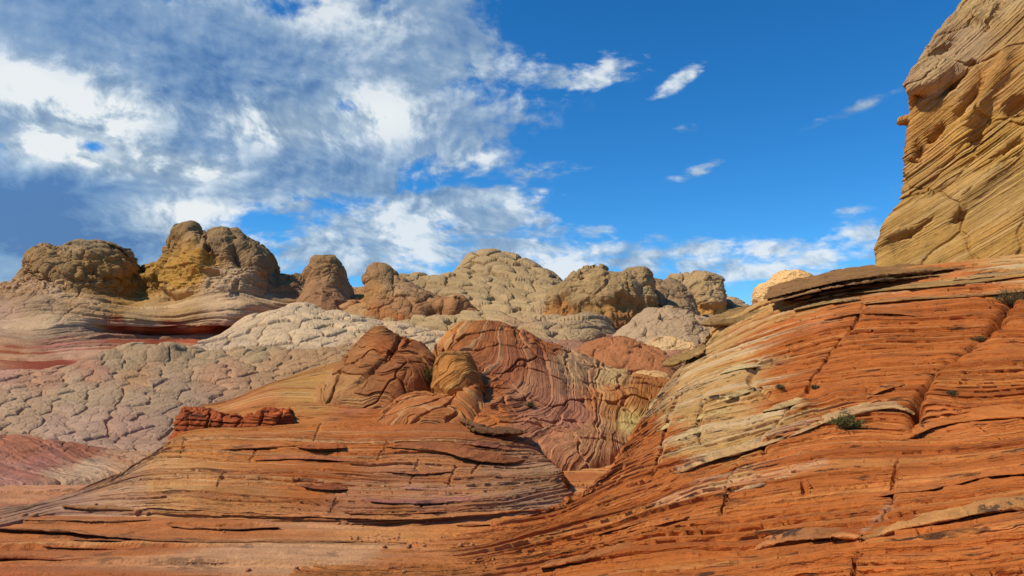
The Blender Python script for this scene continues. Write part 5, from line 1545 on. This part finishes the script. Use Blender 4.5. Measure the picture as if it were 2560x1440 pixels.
def make_knobs():
    # hoodoo right of the butte
    knob('hoodoo', [([(800, 742, 905, 57, 3.4), (770, 748, 892, 57.3, 3.1), (735, 760, 880, 57.6, 2.6), (700, 764, 868, 57.9, 2.1), (675, 770, 856, 58, 1.7), (664, 782, 850, 58, 1.3), (655, 783, 846, 58, 1.2), (646, 790, 834, 58, 0.9)], 330)],
         MAT['knob'], 'lone brown rock pinnacle with a small cap, just right of the left butte', 'rock pinnacle', '#83694a', '#8a6a4e', 2.0, 0.22, 601, 0.62)
    # fin
    rows = [
        [(905, 830, 44), (980, 830, 43), (1060, 845, 42), (1130, 840, 42), (1190, 815, 43)],
        [(925, 795, 46), (985, 800, 45), (1050, 806, 44.5), (1115, 812, 45.5), (1180, 795, 44.5)],
        [(930, 760, 47), (985, 772, 46), (1050, 780, 45.2), (1110, 790, 46.3), (1175, 785, 45.4)],
        [(926, 710, 48), (960, 722, 47.2), (1010, 745, 46.5), (1070, 762, 46), (1120, 768, 45.8), (1168, 780, 46)],
        [(922, 690, 49), (928, 673, 49.2), (946, 667, 49.2), (975, 683, 49), (1000, 706, 48.8), (1040, 731, 48.4), (1080, 752, 48), (1120, 764, 47.5), (1160, 778, 47.2)],
    ]
    s = patch(rows, 340, 300, wrapL=[(0.0, 1.2, 0.0), (1.0, 4, -1.0)], wrapR=[(0.3, 1, -0.3), (0.5, 3, -2)], back=[(0.8, -0.1), (2.5, -1.5), (5, -5)], front=(-0.6, -0.6))
    p, q, _ = s.flat()
    low = sstep(q[:, 1] + 10 * fbm(p * 0.5, 3, 4), 770, 800) * sstep(q[:, 0], 960, 1000)
    face = np.clip((1 - sstep(q[:, 0] + 0.25 * (q[:, 1] - 700), 955, 985)), 0, 1)
    d = 0.4 * fbm(p * 0.3, 3, 5) + 0.35 * (ridged(p * np.array([0.8, 0.8, 0.4]), 4, 25) - 0.6) - 0.9 * dent(q, 1112, 806, 30, 22, 0) - 0.5 * dent(q, 1030, 812, 60, 12, 0) + 0.5 * dent(q, 1125, 778, 30, 8, 0)
    s.push(d)
    brain(s, 1.9, 0.30, 621, [(945, 680, 30, '#8b7655'), (1010, 730, 50, '#978262'), (940, 740, 30, '#987645'), (950, 790, 30, '#9f6c3e'), (985, 770, 34, '#967450'), (1040, 790, 40, '#8f6c4a'), (1060, 822, 24, '#a8552a'), (1110, 806, 20, '#a54d26'), (1140, 775, 30, '#a0764f'), (1000, 812, 24, '#a85c2c')], sub=0.4, lump=0.2, dim=1.08)
    o = mesh_object('rock_fin', [s], MAT['knob'])
    tag(o, 'leaning rock fin with yellow left face and red hollow, in front of the pyramid hill', 'rock fin')
    yel = lambda col, p, q, f, lowm: col
    # knob group right of the pyramid
    knob('rock_outcrop', [([(822, 1335, 1478, 44, 2.9), (790, 1356, 1470, 44.3, 2.6), (750, 1382, 1470, 44.6, 2.2), (715, 1412, 1500, 45, 1.8), (696, 1432, 1512, 45, 1.4), (688, 1448, 1500, 45, 1.0)], 260),
                       ([(826, 1385, 1606, 42.5, 3.0), (795, 1406, 1596, 42.5, 2.7), (750, 1425, 1592, 43, 2.4), (715, 1452, 1592, 43.4, 2.0), (700, 1478, 1585, 43.6, 1.4)], 300),
                       ([(822, 1512, 1664, 43, 2.7), (785, 1521, 1644, 43.3, 2.5), (740, 1532, 1625, 43.6, 2.1), (705, 1540, 1614, 44, 1.6), (688, 1552, 1606, 44, 1.1), (682, 1566, 1596, 44, 0.7)], 260)],
         MAT['knob'], 'big brown rock knob with fluted steep front and rounded tops, right of the pyramid hill', 'rock knob', '#8a7656', '#84683f', 2.0, 0.36, 641, 0.5, 0.75,
         lambda col, p, q, f, lowm: mixto(mixto(col, '#94683c', lowm * sstep(fbm(p * 0.5, 3, 4), 0.0, 0.4) * 0.7), '#9c5a3a', sstep(q[:, 1], 792, 818) * 0.5))
    knob('rock_outcrop', [([(810, 1590, 1730, 46, 2.8), (780, 1600, 1722, 46.3, 2.7), (750, 1605, 1712, 46.6, 2.3), (725, 1612, 1690, 47, 1.7), (714, 1625, 1676, 47, 1.1)], 250)],
         MAT['knob'], 'grey brown rounded knob tucked between the fluted knob and the yellow faced knob', 'rock knob', '#857158', '#7d6450', 1.9, 0.30, 651, 0.2, 0.14)
    knob('rock_outcrop', [([(800, 1660, 1740, 52, 2.5), (770, 1664, 1742, 52, 2.4), (730, 1668, 1738, 52.5, 2.1), (705, 1674, 1730, 53, 1.6), (696, 1684, 1716, 53, 1.0)], 200),
                       ([(812, 1684, 1816, 51, 2.8), (780, 1700, 1808, 51.2, 2.5), (760, 1706, 1806, 51.4, 2.5), (730, 1712, 1800, 51.8, 2.1), (708, 1722, 1790, 52, 1.6), (698, 1738, 1774, 52, 1.0)], 260)],
         MAT['knob'], 'rounded rock with grey top and yellow front, on the skyline left of the dark ledge', 'rock knob', '#978262', '#a57d42', 1.7, 0.36, 661, 0.45, 0.12)
    knob('rock_outcrop', [([(800, 1790, 1872, 54, 2.2), (778, 1800, 1864, 54, 1.9), (760, 1806, 1848, 54.5, 1.4), (752, 1812, 1834, 54.5, 0.9)], 170)],
         MAT['knob'], 'small grey rounded rock at the right end of the skyline knobs', 'rock knob', '#96836a', '#8d7458', 1.2, 0.22, 671, 0.2)
    knob('rock_outcrop', [([(800, 1880, 1990, 27, 1.0), (770, 1890, 1990, 27, 1.0), (740, 1898, 1990, 27, 0.9), (725, 1902, 1950, 27, .6)], 170),
                       ([(790, 1910, 2040, 28, 1.2), (730, 1925, 2035, 28, 1.1), (705, 1935, 2025, 28, 0.9), (692, 1950, 2000, 28, 0.6)], 190)],
         MAT['knob'], 'bright cream and orange rock peeking out behind the tip of the dark ledge', 'rock knob', '#c4a375', '#b87840', 0.9, 0.10, 681, 0.45)
    # near grey boulder and others
    knob('boulder', [([(885, 1530, 1790, 27, 1.9), (860, 1540, 1785, 27.2, 1.8), (835, 1560, 1778, 27.5, 1.6), (810, 1590, 1760, 27.8, 1.3), (796, 1615, 1735, 28, 0.9), (789, 1626, 1700, 28, 0.6)], 380)],
         MAT['brain_mid'], 'large grey rounded boulder split by cracks, beside the upper edge of the orange slope', 'boulder', '#94816a', '#8b7260', 1.3, 0.16, 691, 0.1, 0.05)
    knob('boulder', [([(920, 1590, 1760, 23, 1.4), (895, 1600, 1745, 23.3, 1.3), (870, 1620, 1725, 23.6, 1.0), (858, 1640, 1705, 23.8, 0.6)], 260)],
         MAT['brain_mid'], 'low cream boulder patch just below the large grey boulder', 'boulder', '#a8906c', '#a8764e', 0.9, 0.10, 701, 0.15, 0.03)
    knob('boulder', [([(985, 1455, 1720, 18.6, 1.5), (950, 1450, 1705, 18.9, 1.5), (915, 1450, 1690, 19.2, 1.4), (885, 1455, 1650, 19.5, 1.1), (866, 1475, 1590, 19.8, 0.7), (858, 1500, 1560, 19.9, 0.4)], 380)],
         MAT['brain_near'], 'reddish brown rounded mound covered in fine cracks, left of the pale band of the slope', 'rock mound', '#8e6040', '#9a5c3a', 0.9, 0.10, 711, 0.1, 0.05,
         lambda col, p, q, f, lowm: mixto(col, '#957a68', sstep(q[:, 0], 1620, 1690) * 0.7))
    knob('boulder', [([(985, 1560, 1680, 17.4, 0.8), (960, 1568, 1676, 17.6, 0.8), (938, 1580, 1660, 17.8, 0.6), (928, 1592, 1640, 17.9, 0.4)], 220)],
         MAT['brain_near'], 'smooth tan rock lobe at the foot of the reddish mound', 'rock lobe', '#a88a62', '#a57850', 0.8, 0.05, 721, 0.1)


def make_aprons():
    # low crust that joins the knobs to the middle ground
    rows = [
        [(1180, 940, 19), (1300, 930, 20), (1400, 935, 20), (1500, 940, 20), (1650, 940, 20), (1850, 920, 20)],
        [(1200, 880, 24), (1300, 875, 24), (1400, 880, 24), (1500, 885, 24), (1650, 895, 23.5), (1850, 890, 24)],
        [(1220, 850, 30), (1320, 848, 30), (1420, 852, 30), (1520, 860, 29), (1650, 865, 29), (1850, 850, 29)],
        [(1240, 836, 36), (1340, 832, 37), (1430, 838, 38), (1540, 838, 38), (1650, 830, 38), (1850, 815, 38)],
        [(1260, 826, 40), (1360, 818, 42), (1460, 818, 43), (1560, 815, 44), (1680, 805, 48), (1900, 795, 50)],
    ]
    s = patch(rows, 560, 260, back=[(2, 0.1), (8, -0.5)], front=(-1, -1))
    p, q, _ = s.flat()
    s.push(0.25 * fbm(p * 0.3, 3, 5))
    brain(s, 1.3, 0.20, 731, [(1300, 880, 60, '#a08468'), (1430, 850, 40, '#9c5e48'), (1520, 850, 40, '#a06a58'), (1480, 870, 40, '#a8907a'), (1700, 860, 60, '#a8765e'), (1650, 830, 50, '#97785e'), (1350, 860, 50, '#a4846a'), (1600, 890, 50, '#a5866a'), (1750, 810, 50, '#a89478'), (1450, 900, 40, '#a87a5c'), (1800, 860, 50, '#a8604a'), (1400, 820, 40, '#a8907a')], sub=0.4, lump=0.2, dim=0.85)
    o = mesh_object('brain_rock', [s], MAT['brain_mid'])
    tag(o, 'low apron of pinkish cracked crust below the brown knobs on the right of centre', 'rock crust')
    # pink layered mound low at the left
    rows = [
        [(-400, 1215, 9.9), (0, 1215, 10.0), (100, 1212, 10.1), (200, 1200, 10.4), (300, 1186, 10.7), (400, 1170, 11.0)],
        [(-400, 1180, 11.0), (0, 1185, 10.9), (100, 1185, 10.9), (200, 1178, 11.0), (300, 1165, 11.4), (400, 1155, 11.6)],
        [(-400, 1140, 12.3), (0, 1142, 12.2), (100, 1150, 12.0), (200, 1152, 12.0), (300, 1150, 12.2), (400, 1148, 12.3)],
        [(-400, 1100, 13.8), (0, 1100, 13.8), (60, 1104, 13.7), (130, 1116, 13.4), (200, 1126, 13.2), (300, 1136, 13.0), (400, 1140, 12.9)],
    ]
    s = patch(rows, 420, 260, back=[(0.5, -0.12), (2, -1)], front=(-0.4, -0.25))
    p, q, _ = s.flat()
    st = (q[:, 1] + 0.42 * -q[:, 0] * 0.9) / 90 * -0.5 + 0.06 * fbm(p * 0.8, 3, 5)
    s.strat = st.reshape(s.nv, s.nu)
    e1, e2, cid, cid2 = pillows(p, 0.55, 741, 0.4, 0.35)
    top = 1 - sstep(q[:, 1], 1120, 1160)
    pr, gr, h = layers(st, p, 0.12, 742)
    s.push(0.05 * fbm(p * 0.9, 3, 7) + top * (0.07 * e1 + 0.02 * e2) + 0.04 * pr - 0.04 * gr + 0.02 * (1 - top) * e2)
    col = zones(q, [(60, 1120, 60, '#a8644c'), (200, 1135, 50, '#9a5a46'), (100, 1160, 50, '#a8665a'), (30, 1190, 60, '#b5776a'), (220, 1170, 50, '#bd9078'), (320, 1160, 50, '#b88468'), (150, 1200, 60, '#be9076')], p, 14, 1)
    col = mixto(col, '#8a4434', sstep(h, 0.5, 0.95) * 0.5)
    col = col * np.array([0.95, 1.06, 0.86])
    finish(s, tint(col, fbm(p * 2, 4, 3), 0.14))
    o = mesh_object('rock_mound', [s], MAT['terrace'])
    tag(o, 'low pink layered rock mound at left edge, before the grey brain rock field', 'rock mound')


# ------------------------------------------------------------------ plants and loose stones
def ray_hit(px, py):
    d = W(px, py, 10.0) - np.array([0, 0, CAMZ])
    d /= np.linalg.norm(d)
    dg = bpy.context.evaluated_depsgraph_get()
    ok, loc, nor, _, ob, _ = scene.ray_cast(dg, (0, 0, CAMZ), Vector(d))
    return loc, nor, ob


def make_shrub(px, py, width, height, n, seed, mat_leaf, mat_stem, label, group=None, lean=(0, 0)):
    """tufted desert shrub: fine twigs with narrow leaves"""
    loc, nor, _ = ray_hit(px, py)
    rng = random.Random(seed)
    root = bpy.data.objects.new('desert_shrub', None)
    scene.collection.objects.link(root)
    root.location = loc - nor * 0.02
    tag(root, label, 'shrub', group)
    SV, SF, LV, LF = [], [], [], []
    for i in range(n):
        a = rng.uniform(0, 2 * math.pi)
        rad = rng.uniform(0.0, 1.0) ** 0.6
        tip = Vector((math.cos(a) * rad * width / 2 + lean[0] * rng.random(), math.sin(a) * rad * width / 2 + lean[1] * rng.random(), height * (1.05 - 0.6 * rad * rad) * rng.uniform(0.6, 1.0)))
        b0 = Vector((math.cos(a), math.sin(a), 0)) * rng.uniform(0, 0.12) * width
        mid = b0 * 0.5 + tip * 0.5 + Vector((0, 0, height * 0.10))
        pts = [b0, b0.lerp(mid, 0.5) + Vector((rng.gauss(0, .01), rng.gauss(0, .01), 0)), mid, tip]
        for j in range(3):
            p0, p1 = pts[j], pts[j + 1]
            r0, r1 = 0.0032 * (1 - j / 3.5), 0.0032 * (1 - (j + 1) / 3.5)
            base = len(SV)
            for pp, r in ((p0, r0), (p1, r1)):
                for kk in range(3):
                    an = kk * 2.094
                    SV.append(pp + Vector((math.cos(an) * r, math.sin(an) * r, 0)))
            for kk in range(3):
                SF.append((base + kk, base + (kk + 1) % 3, base + 3 + (kk + 1) % 3, base + 3 + kk))
            for m in range(5 if j else 2):
                t = rng.random()
                c = p0.lerp(p1, t)
                dr = (p1 - p0).normalized() * 0.6 + Vector((rng.gauss(0, .6), rng.gauss(0, .6), rng.gauss(0.2, .5)))
                dr.normalize()
                L = rng.uniform(0.018, 0.045)
                sd_ = dr.cross(Vector((rng.gauss(0, 1), rng.gauss(0, 1), rng.gauss(0, 1)))).normalized() * rng.uniform(0.0015, 0.0035)
                b = len(LV)
                LV += [c - sd_, c + sd_, c + dr * L * 0.6 + sd_, c + dr * L, c + dr * L * 0.6 - sd_]
                LF.append((b, b + 1, b + 2, b + 3, b + 4))
    for nm, V, FC, mt in (('stem', SV, SF, mat_stem), ('foliage', LV, LF, mat_leaf)):
        me = bpy.data.meshes.new(nm)
        me.from_pydata([tuple(v) for v in V], [], FC)
        me.materials.append(mt)
        o = bpy.data.objects.new(nm, me)
        scene.collection.objects.link(o)
        o.parent = root
    return root


def make_plants():
    leaf = simple_material('sage_leaf', (0.12, 0.11, 0.03), 0.8, 0.5, 30)
    leaf2 = simple_material('dull_leaf', (0.14, 0.105, 0.04), 0.8, 0.5, 30)
    stem = simple_material('dry_stem', (0.11, 0.075, 0.04), 0.9, 0.3, 60)
    make_shrub(2118, 1076, 0.42, 0.14, 150, 5, leaf, stem, 'green wispy shrub below the pale lip in the middle of the orange slope')
    make_shrub(2528, 768, 0.55, 0.28, 150, 6, leaf2, stem, 'olive brown shrub in the crack at the top right of the orange slope')
    make_shrub(2452, 852, 0.20, 0.08, 60, 7, leaf2, stem, 'dark tuft wedged halfway down the long crack of the orange slope')
    make_shrub(2380, 985, 0.09, 0.045, 40, 8, leaf2, stem, 'tiny dry tuft on the smooth orange block right of the long crack')
    make_shrub(1950, 975, 0.11, 0.05, 45, 9, leaf2, stem, 'small dry tuft on the ledge beside the second crack of the slope')
    make_shrub(2038, 972, 0.10, 0.05, 40, 10, leaf2, stem, 'small dark tuft at the foot of the second crack of the slope')
    make_shrub(1073, 968, 0.30, 0.42, 140, 11, leaf, stem, 'green bush growing in the dark cleft behind the terrace')
    make_shrub(1327, 1020, 0.20, 0.12, 70, 12, leaf, stem, 'little green shrub on the swirled pink rock fan')


def make_stones():
    rng = random.Random(4)
    mat = rock_material('loose_stone', 0.01, 0, 0, 0.4, 0.3)
    base = None
    spots = []
    for i in range(26):
        spots.append((rng.uniform(870, 1010), 1345 + rng.gauss(0, 5), rng.uniform(0.008, 0.022)))
    for i in range(14):
        spots.append((rng.uniform(1440, 1500), 1212 + rng.gauss(0, 5), rng.uniform(0.012, 0.03)))
    for (x, y, r) in [(862, 1310, .05), (880, 1312, .035), (845, 1311, .03), (905, 1316, .02), (1022, 1368, .04), (1060, 1366, .03), (1150, 1365, .035), (1180, 1364, .03), (960, 1367, .025), (620, 1428, .035), (60, 1290, .05), (85, 1292, .06), (240, 1262, .03), (345, 1281, .06), (370, 1284, .04), (740, 1422, .03), (1070, 1305, .018), (1010, 1430, .03), (1110, 1345, .018), (560, 1330, .02)]:
        spots.append((x, y, r))
    for i, (x, y, r) in enumerate(spots):
        loc, nor, ob = ray_hit(x, y)
        if ob is None:
            continue
        th = np.linspace(0, 2 * math.pi, 14, endpoint=False)
        if i % 7 == 0 or base is None:
            P = []
            for ph in np.linspace(-0.5 * math.pi + 0.02, 0.5 * math.pi - 0.02, 9):
                P.append(np.stack([np.cos(th) * math.cos(ph), np.sin(th) * math.cos(ph) * 0.8, np.full(14, math.sin(ph) * 0.6)], -1))
            s = Surf(np.array(P), np.zeros((9, 14, 2)), np.zeros((9, 14)), closed=True)
            pp, _, _ = s.flat()
            s.P = np.sign(s.P) * np.abs(s.P) ** 0.65
            s.push(0.35 * fbm(pp * 1.3 + i * 3.1, 3, i))
            finish(s, tint(np.tile(srgb('#a8714a'), (len(pp), 1)), fbm(pp * 2, 2, i), 0.2))
            base = mesh_object('loose_stone', [s], mat)
            o = base
        else:
            o = base.copy()
            scene.collection.objects.link(o)
        r = r * 0.62
        o.scale = (r, r, r)
        o.rotation_euler = (0, 0, rng.uniform(0, 6.28))
        o.location = loc + Vector((0, 0, r * 0.25))
        if i < 26:
            tag(o, 'tiny loose stone scattered beside the brown damp patch on the sandy floor', 'stone', 'stones scattered on the sandy floor')
        elif i < 40:
            tag(o, 'small loose stone beside the dry pool at the foot of the orange slope', 'stone', 'stones beside the dry pool')
        else:
            tag(o, 'loose orange stone lying alone on the layered rock floor in the foreground', 'stone', 'single stones on the rock floor')


make_ground()
_slab = make_slab()
make_slab_plates(_slab)
make_cliff()
make_terrace()
make_swirls()
make_brain_field()
make_white_dome()
make_pyramid()
make_butte()
make_knobs()
make_aprons()
bpy.context.view_layer.update()
make_plants()
make_stones()
